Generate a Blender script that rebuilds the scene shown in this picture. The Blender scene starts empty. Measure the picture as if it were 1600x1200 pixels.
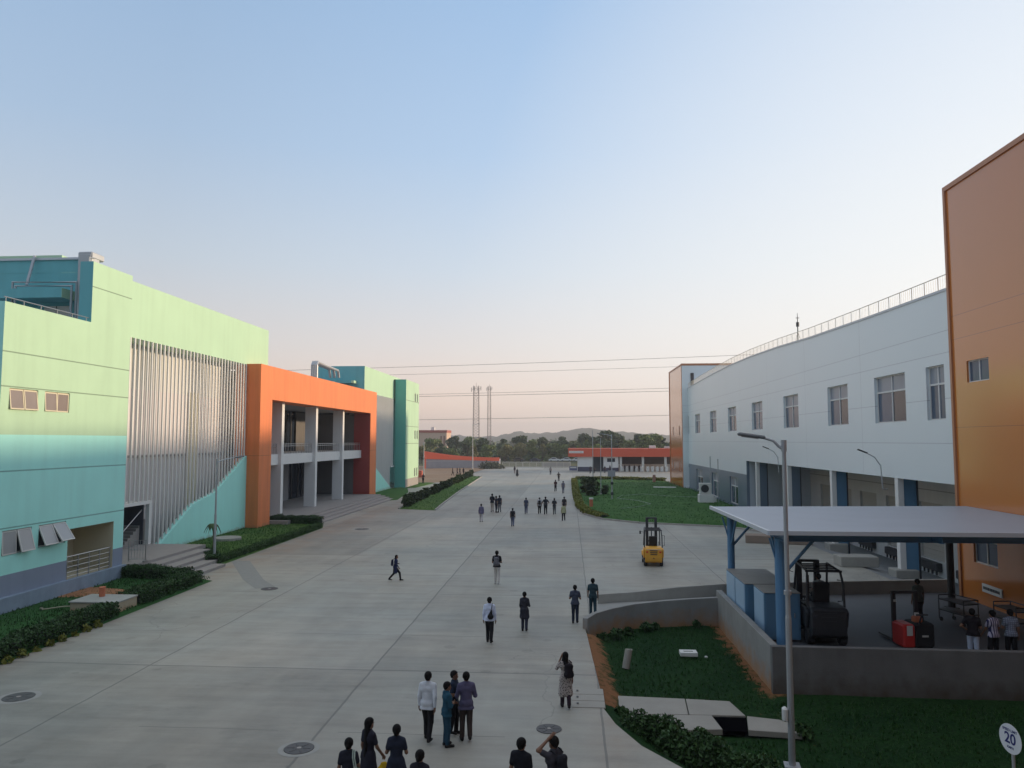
import bpy, bmesh, math, random
import numpy as np
from mathutils import Vector, Matrix, noise
R = math.radians
rng = random.Random(7)
nr = np.random.RandomState(5)
S = bpy.context.scene
COL = S.collection

# ------------------------------------------------------------------ camera
cam_d = bpy.data.cameras.new('camera')
cam = bpy.data.objects.new('camera', cam_d); COL.objects.link(cam)
cam_d.sensor_width = 36.0
cam_d.lens = 1180.0 / 1600.0 * 36.0
cam_d.clip_start = 0.1; cam_d.clip_end = 9000
cam.location = (0, 0, 7.5)
cam.rotation_euler = (R(90 + 4.27), 0, R(4.27))
S.camera = cam
# ------------------------------------------------------------------ world, sun, exposure
SUN_EL, SUN_AZ = 9.8, 19.0            # degrees: elevation; azimuth from +X towards +Y
w = bpy.data.worlds.new("World"); S.world = w; w.use_nodes = True
wn = w.node_tree.nodes; wl = w.node_tree.links
wn.clear()
wo = wn.new('ShaderNodeOutputWorld'); bg = wn.new('ShaderNodeBackground')
sky = wn.new('ShaderNodeTexSky'); sky.sky_type = 'NISHITA'; sky.sun_disc = False
sky.sun_elevation = R(SUN_EL); sky.sun_rotation = R(90 - SUN_AZ)
sky.air_density = 1.2; sky.dust_density = 2.0; sky.ozone_density = 1.5; sky.altitude = 300
# dusty evening air: the sky pales and warms towards the horizon
tc = wn.new('ShaderNodeTexCoord'); sp = wn.new('ShaderNodeSeparateXYZ')
wl.new(tc.outputs['Generated'], sp.inputs[0])
ramp = wn.new('ShaderNodeValToRGB')
wl.new(sp.outputs['Z'], ramp.inputs[0])
def lin(c): return tuple(((v/255)/12.92 if v/255 <= .04045 else ((v/255+.055)/1.055)**2.4) for v in c)
SKY = [(0.0, (240, 210, 190)), (0.045, (236, 212, 197)), (0.12, (218, 212, 210)), (0.22, (196, 207, 219)),
       (0.36, (170, 194, 221)), (0.52, (153, 183, 217)), (1.0, (232, 232, 234))]
el = ramp.color_ramp.elements
while len(el) < len(SKY): el.new(0.5)
for e, (p, c) in zip(el, SKY):
    e.position = p; e.color = (*lin(c), 1)
# brighter towards the sun's side
dot = wn.new('ShaderNodeVectorMath'); dot.operation = 'DOT_PRODUCT'
wl.new(tc.outputs['Generated'], dot.inputs[0]); dot.inputs[1].default_value = (math.cos(R(48)), math.sin(R(48)), 0)
mr = wn.new('ShaderNodeMapRange'); wl.new(dot.outputs['Value'], mr.inputs[0])
mr.inputs[1].default_value = 0.3; mr.inputs[2].default_value = 1.0; mr.inputs[3].default_value = 0.90; mr.inputs[4].default_value = 1.22
mul = wn.new('ShaderNodeVectorMath'); mul.operation = 'SCALE'
pale = wn.new('ShaderNodeMix'); pale.data_type = 'RGBA'; pf = wn.new('ShaderNodeMapRange'); wl.new(dot.outputs['Value'], pf.inputs[0])
pf.inputs[1].default_value = .62; pf.inputs[2].default_value = 1.0; pf.inputs[3].default_value = 0; pf.inputs[4].default_value = .85
wl.new(pf.outputs[0], pale.inputs['Factor']); wl.new(ramp.outputs[0], pale.inputs['A']); pale.inputs['B'].default_value = (*lin((226, 225, 222)), 1)
wl.new(pale.outputs['Result'], mul.inputs[0]); wl.new(mr.outputs[0], mul.inputs['Scale'])
add = wn.new('ShaderNodeMix'); add.data_type = 'RGBA'; add.inputs['Factor'].default_value = 0.9
sk = wn.new('ShaderNodeVectorMath'); sk.operation = 'SCALE'; sk.inputs['Scale'].default_value = 0.12
wl.new(sky.outputs[0], sk.inputs[0])
wl.new(sk.outputs[0], add.inputs['A']); wl.new(mul.outputs[0], add.inputs['B'])
wl.new(add.outputs['Result'], bg.inputs['Color'])
bg.inputs['Strength'].default_value = 0.99
wl.new(bg.outputs[0], wo.inputs[0])

sun_d = bpy.data.lights.new('sun', 'SUN'); sun = bpy.data.objects.new('sun', sun_d); COL.objects.link(sun)
sun_d.energy = 3.5; sun_d.angle = R(2.6); sun_d.color = (1.0, 0.76, 0.52)
sd = Vector((math.cos(R(SUN_EL))*math.cos(R(SUN_AZ)), math.cos(R(SUN_EL))*math.sin(R(SUN_AZ)), math.sin(R(SUN_EL))))
sun.rotation_euler = sd.to_track_quat('Z', 'Y').to_euler()
sun.location = (60, 20, 60)
S.view_settings.view_transform = 'Standard'; S.view_settings.look = 'None'
S.view_settings.exposure = 0.28; S.view_settings.gamma = 1.0
S.cycles.max_bounces = 6; S.cycles.diffuse_bounces = 3; S.cycles.glossy_bounces = 3
S.cycles.transparent_max_bounces = 6; S.cycles.volume_bounces = 0
S.cycles.sample_clamp_indirect = 6

# ------------------------------------------------------------------ materials
_m = {}
def newmat(name):
    m = bpy.data.materials.new(name); m.use_nodes = True
    nt = m.node_tree; b = nt.nodes['Principled BSDF']
    return m, nt, b
def node(nt, t, **k):
    n = nt.nodes.new(t)
    for a, v in k.items(): setattr(n, a, v)
    return n
def math_(nt, op, a, b=None, c=None, clamp=False):
    n = nt.nodes.new('ShaderNodeMath'); n.operation = op; n.use_clamp = clamp
    for i, v in enumerate((a, b, c)):
        if v is None: continue
        if isinstance(v, (int, float)): n.inputs[i].default_value = v
        else: nt.links.new(v, n.inputs[i])
    return n.outputs[0]
def mixc(nt, f, a, b):
    n = nt.nodes.new('ShaderNodeMix'); n.data_type = 'RGBA'
    for i, v in (('Factor', f), ('A', a), ('B', b)):
        if isinstance(v, (int, float)): n.inputs[i].default_value = v
        elif isinstance(v, tuple): n.inputs[i].default_value = (*v, 1)
        else: nt.links.new(v, n.inputs[i])
    return n.outputs['Result']
def noise_(nt, scale, detail=4, vec=None, stretch=None, rough=.55):
    geo = nt.nodes.new('ShaderNodeNewGeometry') if vec is None else None
    v = geo.outputs['Position'] if vec is None else vec
    if stretch:
        mp = nt.nodes.new('ShaderNodeMapping'); mp.inputs['Scale'].default_value = stretch
        nt.links.new(v, mp.inputs[0]); v = mp.outputs[0]
    n = nt.nodes.new('ShaderNodeTexNoise'); n.inputs['Scale'].default_value = scale; n.inputs['Detail'].default_value = detail
    n.inputs['Roughness'].default_value = rough
    nt.links.new(v, n.inputs['Vector'])
    return n.outputs['Fac']
def M(name, col, rough=.7, var=.12, scale=1.5, metal=0., bump=0., bscale=30, streak=0., lines=None, lw=.025, lcol=None, spec=.5, dirt=None):
    """painted / plain surface with tone variation; lines = [(axis, coord)...] seams running along a plane"""
    if name in _m: return _m[name]
    m, nt, b = newmat(name)
    f = noise_(nt, scale)
    f = math_(nt, 'SUBTRACT', f, .5)
    f = math_(nt, 'MULTIPLY_ADD', f, 2*var, 1.0)
    if streak:
        g = noise_(nt, 1.0, 5, stretch=(1.6, 1.6, .12)); g = math_(nt, 'SUBTRACT', g, .45, clamp=True)
        f = math_(nt, 'SUBTRACT', f, math_(nt, 'MULTIPLY', g, streak))
    v = nt.nodes.new('ShaderNodeVectorMath'); v.operation = 'SCALE'; v.inputs[0].default_value = col
    nt.links.new(f, v.inputs['Scale']); c = v.outputs[0]
    if dirt:                                     # (z of ground, height, colour) splashed soil with an uneven upper edge
        z0, h, dc = dirt
        geo = nt.nodes.new('ShaderNodeNewGeometry'); s = nt.nodes.new('ShaderNodeSeparateXYZ'); nt.links.new(geo.outputs['Position'], s.inputs[0])
        t = math_(nt, 'SUBTRACT', s.outputs['Z'], z0); t = math_(nt, 'DIVIDE', t, h)
        t = math_(nt, 'ADD', t, math_(nt, 'MULTIPLY', math_(nt, 'SUBTRACT', noise_(nt, 2.2, 6), .5), 1.6))
        t = math_(nt, 'SUBTRACT', 1.0, t, clamp=True)
        c = mixc(nt, math_(nt, 'MULTIPLY', t, .85), c, dc)
    if lines:
        geo = nt.nodes.new('ShaderNodeNewGeometry'); s = nt.nodes.new('ShaderNodeSeparateXYZ'); nt.links.new(geo.outputs['Position'], s.inputs[0])
        tot = None
        for a, co in lines:
            d = math_(nt, 'ABSOLUTE', math_(nt, 'SUBTRACT', s.outputs[a], co)); l = math_(nt, 'LESS_THAN', d, lw)
            tot = l if tot is None else math_(nt, 'MAXIMUM', tot, l)
        lc = lcol or tuple(x*.35 for x in col)
        c = mixc(nt, math_(nt, 'MULTIPLY', tot, .8), c, lc)
    nt.links.new(c, b.inputs['Base Color'])
    b.inputs['Roughness'].default_value = rough; b.inputs['Metallic'].default_value = metal
    b.inputs['Specular IOR Level'].default_value = spec
    if bump:
        bn = nt.nodes.new('ShaderNodeBump'); bn.inputs['Strength'].default_value = bump; bn.inputs['Distance'].default_value = .02
        nt.links.new(noise_(nt, bscale, 5), bn.inputs['Height']); nt.links.new(bn.outputs[0], b.inputs['Normal'])
    _m[name] = m
    return m

TEAL = (.42, .88, .80); MINT = (.44, .65, .45)
m_mint = M('mint_paint', MINT, .75, .07, .6, streak=.25, bump=.15, lines=[('Z', 11.35), ('Z', 9.84), ('Z', 16.25 - .9)], lw=.03)
m_mintb = M('mint_paint_plain', MINT, .75, .06, .4, streak=.2, bump=.15)
m_teal = M('teal_paint', TEAL, .7, .07, .6, streak=.22, bump=.15, lines=[('Z', 6.17), ('Z', 3.72)], lw=.03)
m_tealb = M('teal_paint_plain', TEAL, .7, .07, .5, streak=.2, bump=.15, dirt=(-.1, .5, (.30, .24, .16)))
m_teald = M('shaded_teal_paint', (.14, .44, .48), .65, .06, .5, streak=.3, bump=.1)  # darker copy of the teal; shade of camera-facing walls is in its colour
m_plinth = M('plinth_paint', (.24, .29, .38), .75, .08, .8, streak=.3)
m_plinth2 = M('plinth_ledge_paint', (.24, .31, .40), .8, .2, 2.0, streak=.5)
m_orange = M('orange_paint', (.76, .22, .075), .7, .09, .4, streak=.6, bump=.2, dirt=(-.1, .5, (.30, .17, .10)), lines=[('Z', 6.2), ('Y', 82.0), ('Y', 73.0), ('Y', 91.0)], lw=.015)
m_orangep = M('orange_panel', (.60, .20, .04), .16, .03, .3, lines=[('Z', z) for z in (13.3, 12.2, 8.1)], lw=.012, lcol=(.3, .1, .04), spec=.85)
m_redband = M('maroon_paint', (.32, .05, .04), .6, .06, .5)
m_white = M('white_paint', (.72, .72, .70), .65, .05, 1.0, streak=.15)
m_offw = M('off_white_paint', (.60, .60, .57), .75, .07, .7, streak=.25)
m_cream = M('cream_paint', (.62, .57, .42), .7, .05, 1.0)
m_grey = M('grey_render', (.30, .30, .31), .85, .1, .8, streak=.3)
m_mauve = M('grey_mauve_wall', (.62, .58, .58), .8, .08, .6, streak=.3)
yl = [('Y', 38.8 + 11.55*i) for i in range(8)]
m_wpanel = M('white_metal_panel', (.74, .81, .83), .33, .025, .25, lines=yl + [('Z', 13.0), ('Z', 11.9), ('Z', 9.6), ('Z', 7.35)], lw=.018, lcol=(.45, .48, .52), spec=.5)
m_gpanel = M('grey_metal_panel', (.15, .20, .26), .28, .03, .3, lines=yl, lw=.015, spec=.55)
m_fascia = M('roof_edge_metal', (.55, .58, .62), .4, .05, .5)
m_steel = M('stainless_steel', (.42, .42, .42), .35, .08, 3, metal=.8)
m_galv = M('galvanised_steel', (.42, .44, .46), .5, .1, 2, metal=.4)
m_dark = M('dark_metal', (.035, .037, .042), .5, .1, 3)
m_black = M('black_rubber', (.018, .018, .02), .75, .1, 5)
m_bluest = M('blue_steel', (.10, .24, .42), .5, .08, 2)
m_bluecab = M('blue_enamel', (.11, .24, .38), .42, .06, 1.5)
m_bluecab2 = M('pale_blue_enamel', (.34, .50, .66), .42, .06, 1.5)
m_roofsh = M('metal_roof_sheet', (.33, .36, .41), .5, .08, .7, streak=0.)
m_conc = M('bare_concrete', (.33, .32, .29), .9, .2, 1.6, streak=.4, bump=.4)
m_concw = M('retaining_wall_concrete', (.27, .27, .26), .9, .22, 1.5, streak=.4, bump=.4, dirt=(-.5, .75, (.36, .17, .06)))
m_concd = M('shaded_wall_concrete', (.15, .15, .15), .9, .25, 1.4, streak=.5, bump=.4, dirt=(-.6, .8, (.07, .055, .035)))  # retaining wall concrete darkened; shade at the platform front put into the colour
m_kerb = M('kerb_concrete', (.34, .32, .30), .9, .2, 3, bump=.3)
m_tile = M('step_stone', (.29, .27, .255), .7, .12, 2.5, bump=.2)
m_tile2 = M('step_riser', (.19, .18, .17), .8, .12, 2.5)
m_floor = M('platform_floor', (.10, .105, .115), .6, .15, .5)  # colour lowered to carry the deep shade under the canopy
m_soil = M('red_soil', (.30, .135, .06), .95, .35, 2.5, bump=.7, bscale=9)
m_iron = M('cast_iron', (.075, .075, .078), .6, .25, 8, bump=.6, bscale=40)
m_red = M('red_paint', (.55, .03, .025), .4, .06, 2)
m_yel = M('yellow_paint', (.72, .36, .04), .42, .08, 2)
m_yelp = M('pale_yellow_paint', (.70, .50, .30), .45, .06, 2)
m_wood = M('bark', (.10, .075, .05), .9, .3, 6)
m_pot = M('terracotta', (.50, .16, .08), .8, .1, 6)
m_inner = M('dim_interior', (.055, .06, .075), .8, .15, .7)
m_dimw = M('dim_wall', (.15, .14, .13), .8)
m_shutter = M('roller_shutter', (.43, .42, .38), .6, .05, .6)
m_gatered = M('red_orange_fascia', (.62, .10, .045), .55, .06, .5)
m_rendergrey = M('grey_block_wall', (.22, .235, .28), .9, .15, .8, streak=.3, lines=[('Z', 1.95)], lw=.05, lcol=(.42, .42, .45))
m_wire = M('power_cable', (.09, .085, .085), .7, .05, 1)
m_tower = M('tower_steel', (.15, .11, .10), .7, .1, 1)

def glass(name, col, rough=.08, spec=.6):
    if name in _m: return _m[name]
    m, nt, b = newmat(name)
    f = noise_(nt, .7, 2)
    c = mixc(nt, f, tuple(x*.75 for x in col), tuple(x*1.25 for x in col))
    nt.links.new(c, b.inputs['Base Color'])
    b.inputs['Roughness'].default_value = rough; b.inputs['Specular IOR Level'].default_value = spec
    _m[name] = m; return m
g_dark = glass('dark_glass', (.022, .030, .045))
g_grey = glass('grey_glass', (.08, .11, .16), .12, .35)
g_top = glass('sky_glass', (.24, .27, .32), .3)
g_brown = glass('tinted_glass', (.24, .20, .18), .2)
g_pale = glass('frosted_glass', (.34, .35, .36), .35)

def leafmat(name, c1, c2, rough=.6):
    if name in _m: return _m[name]
    m, nt, b = newmat(name)
    f1 = noise_(nt, 1.3, 3)
    geo = nt.nodes.new('ShaderNodeNewGeometry')
    f = math_(nt, 'ADD', math_(nt, 'MULTIPLY', f1, .8), math_(nt, 'MULTIPLY', geo.outputs['Random Per Island'], .5))
    f = math_(nt, 'SUBTRACT', f, .15, clamp=True)
    nt.links.new(mixc(nt, f, c1, c2), b.inputs['Base Color'])
    b.inputs['Roughness'].default_value = rough; b.inputs['Specular IOR Level'].default_value = .25
    _m[name] = m; return m
l_hedge = leafmat('hedge_leaf', (.012, .036, .012), (.055, .12, .032))
l_yel = leafmat('yellow_green_leaf', (.10, .12, .02), (.22, .22, .04))
l_tree = leafmat('tree_leaf', (.09, .14, .04), (.22, .26, .08))
l_treed = leafmat('dark_tree_leaf', (.04, .07, .035), (.12, .16, .07))
l_treey = leafmat('olive_tree_leaf', (.13, .14, .055), (.27, .25, .10))
l_palm = leafmat('palm_leaf', (.03, .07, .03), (.08, .14, .05))

def grassmat(name, c1, c2, c3, sc=1.0):
    if name in _m: return _m[name]
    m, nt, b = newmat(name)
    a = noise_(nt, .45*sc, 4); d = noise_(nt, 9*sc, 6, rough=.7)
    c = mixc(nt, math_(nt, 'MULTIPLY_ADD', a, 1.8, -.4, clamp=True), c1, c2)
    k = math_(nt, 'MULTIPLY_ADD', noise_(nt, .9*sc, 5), 5.0, -3.2, clamp=True)
    c = mixc(nt, math_(nt, 'MULTIPLY', k, .7), c, c3)
    f = math_(nt, 'MULTIPLY_ADD', d, 1.5, .25)
    v = nt.nodes.new('ShaderNodeVectorMath'); v.operation = 'SCALE'; nt.links.new(c, v.inputs[0]); nt.links.new(f, v.inputs['Scale'])
    nt.links.new(v.outputs[0], b.inputs['Base Color']); b.inputs['Roughness'].default_value = .9; b.inputs['Specular IOR Level'].default_value = .15
    bn = nt.nodes.new('ShaderNodeBump'); bn.inputs['Strength'].default_value = 1.0; bn.inputs['Distance'].default_value = .05
    nt.links.new(noise_(nt, 22*sc, 6, rough=.75), bn.inputs['Height']); nt.links.new(bn.outputs[0], b.inputs['Normal'])
    _m[name] = m; return m
g_grass = grassmat('lawn_grass', (.032, .100, .022), (.065, .15, .034), (.10, .11, .035))
g_grassl = grassmat('lawn_grass_light', (.045, .11, .022), (.09, .16, .035), (.17, .15, .05))
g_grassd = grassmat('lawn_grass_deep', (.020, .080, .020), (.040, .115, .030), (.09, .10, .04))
g_dry = grassmat('dry_ground', (.26, .165, .10), (.33, .24, .17), (.20, .19, .08), .25)
g_plain = grassmat('scrub_plain', (.07, .085, .035), (.13, .12, .06), (.16, .12, .08), .03)
g_hill = grassmat('wooded_hillside', (.030, .045, .026), (.055, .065, .035), (.09, .08, .05), .03)
g_blade = leafmat('grass_blade', (.020, .070, .015), (.075, .16, .035))

def yardmat():
    m, nt, b = newmat('yard_concrete')
    geo = nt.nodes.new('ShaderNodeNewGeometry'); s = nt.nodes.new('ShaderNodeSeparateXYZ'); nt.links.new(geo.outputs['Position'], s.inputs[0])
    X, Y = s.outputs['X'], s.outputs['Y']
    wob = math_(nt, 'MULTIPLY', math_(nt, 'SUBTRACT', noise_(nt, .5, 3), .5), .12)
    Xw = math_(nt, 'ADD', X, wob); Yw = math_(nt, 'ADD', Y, wob)
    big = noise_(nt, .09, 5); mid = noise_(nt, .6, 6, rough=.65)
    fine = noise_(nt, 14, 6, rough=.75)
    drag = noise_(nt, 1.0, 6, stretch=(.22, 1.9, 1), rough=.65)         # broom and trowel marks across the bays
    # bay index -> each pour has its own tone
    bx = math_(nt, 'FLOOR', math_(nt, 'DIVIDE', math_(nt, 'ADD', X, 6.5), 7.3))
    by = math_(nt, 'FLOOR', math_(nt, 'DIVIDE', math_(nt, 'SUBTRACT', Y, .6), 24.3/1))
    cb = nt.nodes.new('ShaderNodeCombineXYZ'); nt.links.new(bx, cb.inputs[0]); nt.links.new(by, cb.inputs[1])
    wn_ = nt.nodes.new('ShaderNodeTexWhiteNoise'); wn_.noise_dimensions = '3D'; nt.links.new(cb.outputs[0], wn_.inputs['Vector'])
    t = math_(nt, 'MULTIPLY_ADD', big, .75, .46)
    lng = noise_(nt, 1.0, 5, stretch=(.9, .05, 1)); t = math_(nt, 'ADD', t, math_(nt, 'MULTIPLY_ADD', lng, .30, -.15))
    t = math_(nt, 'ADD', t, math_(nt, 'MULTIPLY_ADD', mid, .60, -.30))
    t = math_(nt, 'ADD', t, math_(nt, 'MULTIPLY_ADD', fine, .16, -.08))
    t = math_(nt, 'ADD', t, math_(nt, 'MULTIPLY_ADD', drag, .55, -.275))
    t = math_(nt, 'ADD', t, math_(nt, 'MULTIPLY_ADD', wn_.outputs['Value'], .22, -.02))
    # dark damp / oil blotches
    bl = math_(nt, 'MULTIPLY_ADD', noise_(nt, .30, 6, rough=.7, stretch=(.6, 1.4, 1)), 7.0, -4.0, clamp=True)
    t = math_(nt, 'SUBTRACT', t, math_(nt, 'MULTIPLY', bl, .20))
    b2 = math_(nt, 'MULTIPLY_ADD', noise_(nt, .10, 6, rough=.7, stretch=(.8, 1.2, 1)), 6.0, -3.2, clamp=True); t = math_(nt, 'SUBTRACT', t, math_(nt, 'MULTIPLY', b2, .17))
    lt = math_(nt, 'MULTIPLY_ADD', noise_(nt, .16, 6, rough=.7, stretch=(1.2, .7, 1.3)), 6.0, -3.6, clamp=True); t = math_(nt, 'ADD', t, math_(nt, 'MULTIPLY', lt, .14))
    for cx_, cy_, rr_ in ((14, 60, 21), (14, 60, 22.7), (-30, 44, 24), (-30, 44, 25.6), (10, 20, 33), (10, 20, 31.5)):
        dx_ = math_(nt, 'SUBTRACT', X, cx_); dy_ = math_(nt, 'SUBTRACT', Y, cy_); rad = math_(nt, 'SQRT', math_(nt, 'ADD', math_(nt, 'MULTIPLY', dx_, dx_), math_(nt, 'MULTIPLY', dy_, dy_)))
        a_ = math_(nt, 'SUBTRACT', 1.0, math_(nt, 'DIVIDE', math_(nt, 'ABSOLUTE', math_(nt, 'SUBTRACT', math_(nt, 'ADD', rad, math_(nt, 'MULTIPLY', wob, 4)), rr_)), .13), clamp=True)
        t = math_(nt, 'SUBTRACT', t, math_(nt, 'MULTIPLY', math_(nt, 'MULTIPLY', a_, math_(nt, 'MULTIPLY_ADD', mid, 2.6, -.9, clamp=True)), .10))
    spot = nt.nodes.new('ShaderNodeTexVoronoi'); spot.inputs['Scale'].default_value = .45; nt.links.new(geo.outputs['Position'], spot.inputs['Vector'])
    sp_ = math_(nt, 'MULTIPLY', math_(nt, 'LESS_THAN', math_(nt, 'ADD', spot.outputs['Distance'], math_(nt, 'MULTIPLY', fine, .12)), .16), .14)
    t = math_(nt, 'SUBTRACT', t, sp_)
    c = nt.nodes.new('ShaderNodeVectorMath'); c.operation = 'SCALE'
    tint = mixc(nt, math_(nt, 'MULTIPLY_ADD', noise_(nt, .14, 3), 2.4, -.7, clamp=True), (.285, .295, .270), (.345, .318, .268))
    nt.links.new(tint, c.inputs[0]); nt.links.new(t, c.inputs['Scale'])
    col = c.outputs[0]
    # red soil washed along the left edge and off the near right lawn
    e1 = math_(nt, 'SUBTRACT', 1.0, math_(nt, 'DIVIDE', math_(nt, 'ABSOLUTE', math_(nt, 'ADD', X, 20.2)), 2.6), clamp=True)
    e2 = math_(nt, 'SUBTRACT', 1.0, math_(nt, 'DIVIDE', math_(nt, 'ABSOLUTE', math_(nt, 'SUBTRACT', X, 1.2)), 1.0), clamp=True)
    e2 = math_(nt, 'MULTIPLY', e2, math_(nt, 'LESS_THAN', Y, 31.5))
    e = math_(nt, 'MULTIPLY', math_(nt, 'MAXIMUM', e1, math_(nt, 'MULTIPLY', e2, .7)), math_(nt, 'MULTIPLY_ADD', noise_(nt, .8, 5), 2.4, -.8, clamp=True))
    col = mixc(nt, math_(nt, 'MULTIPLY', e, .6), col, (.30, .19, .12))
    # joints
    tot = None
    for co, wd in ((-14.0, .03), (-6.47, .035), (.86, .03), (8.2, .03), (-20.6, .02)):
        l = math_(nt, 'LESS_THAN', math_(nt, 'ABSOLUTE', math_(nt, 'SUBTRACT', Xw, co)), wd)
        tot = l if tot is None else math_(nt, 'MAXIMUM', tot, l)
    for co, wd in ((24.95, .04), (29.4, .02), (37.2, .03), (42.3, .03), (49.3, .05), (57, .04), (65.2, .05), (76, .05), (88, .06), (104, .07), (124, .06), (146, .08), (170, .1), (19.7, .015)):
        l = math_(nt, 'LESS_THAN', math_(nt, 'ABSOLUTE', math_(nt, 'SUBTRACT', Yw, co)), wd)
        brk = math_(nt, 'GREATER_THAN', noise_(nt, .12, 2, stretch=(1, .02, 1)), .38 if wd > .03 else .5)
        tot = math_(nt, 'MAXIMUM', tot, math_(nt, 'MULTIPLY', l, brk))
    col = mixc(nt, math_(nt, 'MULTIPLY', tot, .6), col, (.09, .09, .09))
    vc = nt.nodes.new('ShaderNodeTexVoronoi'); vc.feature = 'DISTANCE_TO_EDGE'; vc.inputs['Scale'].default_value = .11
    wv_ = nt.nodes.new('ShaderNodeVectorMath'); wv_.operation = 'ADD'; nz_ = nt.nodes.new('ShaderNodeTexNoise'); nz_.inputs['Scale'].default_value = .9; nz_.inputs['Detail'].default_value = 6
    nt.links.new(geo.outputs['Position'], nz_.inputs['Vector']); nt.links.new(nz_.outputs['Color'], wv_.inputs[0]); nt.links.new(geo.outputs['Position'], wv_.inputs[1]); nt.links.new(wv_.outputs[0], vc.inputs['Vector'])
    ck = math_(nt, 'MULTIPLY', math_(nt, 'LESS_THAN', vc.outputs['Distance'], .0022), math_(nt, 'GREATER_THAN', noise_(nt, .07, 2), .52))
    col = mixc(nt, math_(nt, 'MULTIPLY', ck, .28), col, (.10, .10, .095))
    nt.links.new(col, b.inputs['Base Color'])
    b.inputs['Roughness'].default_value = .62; b.inputs['Specular IOR Level'].default_value = .4
    rr = math_(nt, 'MULTIPLY_ADD', mid, .3, .48); nt.links.new(rr, b.inputs['Roughness'])
    bn = nt.nodes.new('ShaderNodeBump'); bn.inputs['Strength'].default_value = .25; bn.inputs['Distance'].default_value = .01
    nt.links.new(fine, bn.inputs['Height']); nt.links.new(bn.outputs[0], b.inputs['Normal'])
    return m
m_yard = yardmat()

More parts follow.
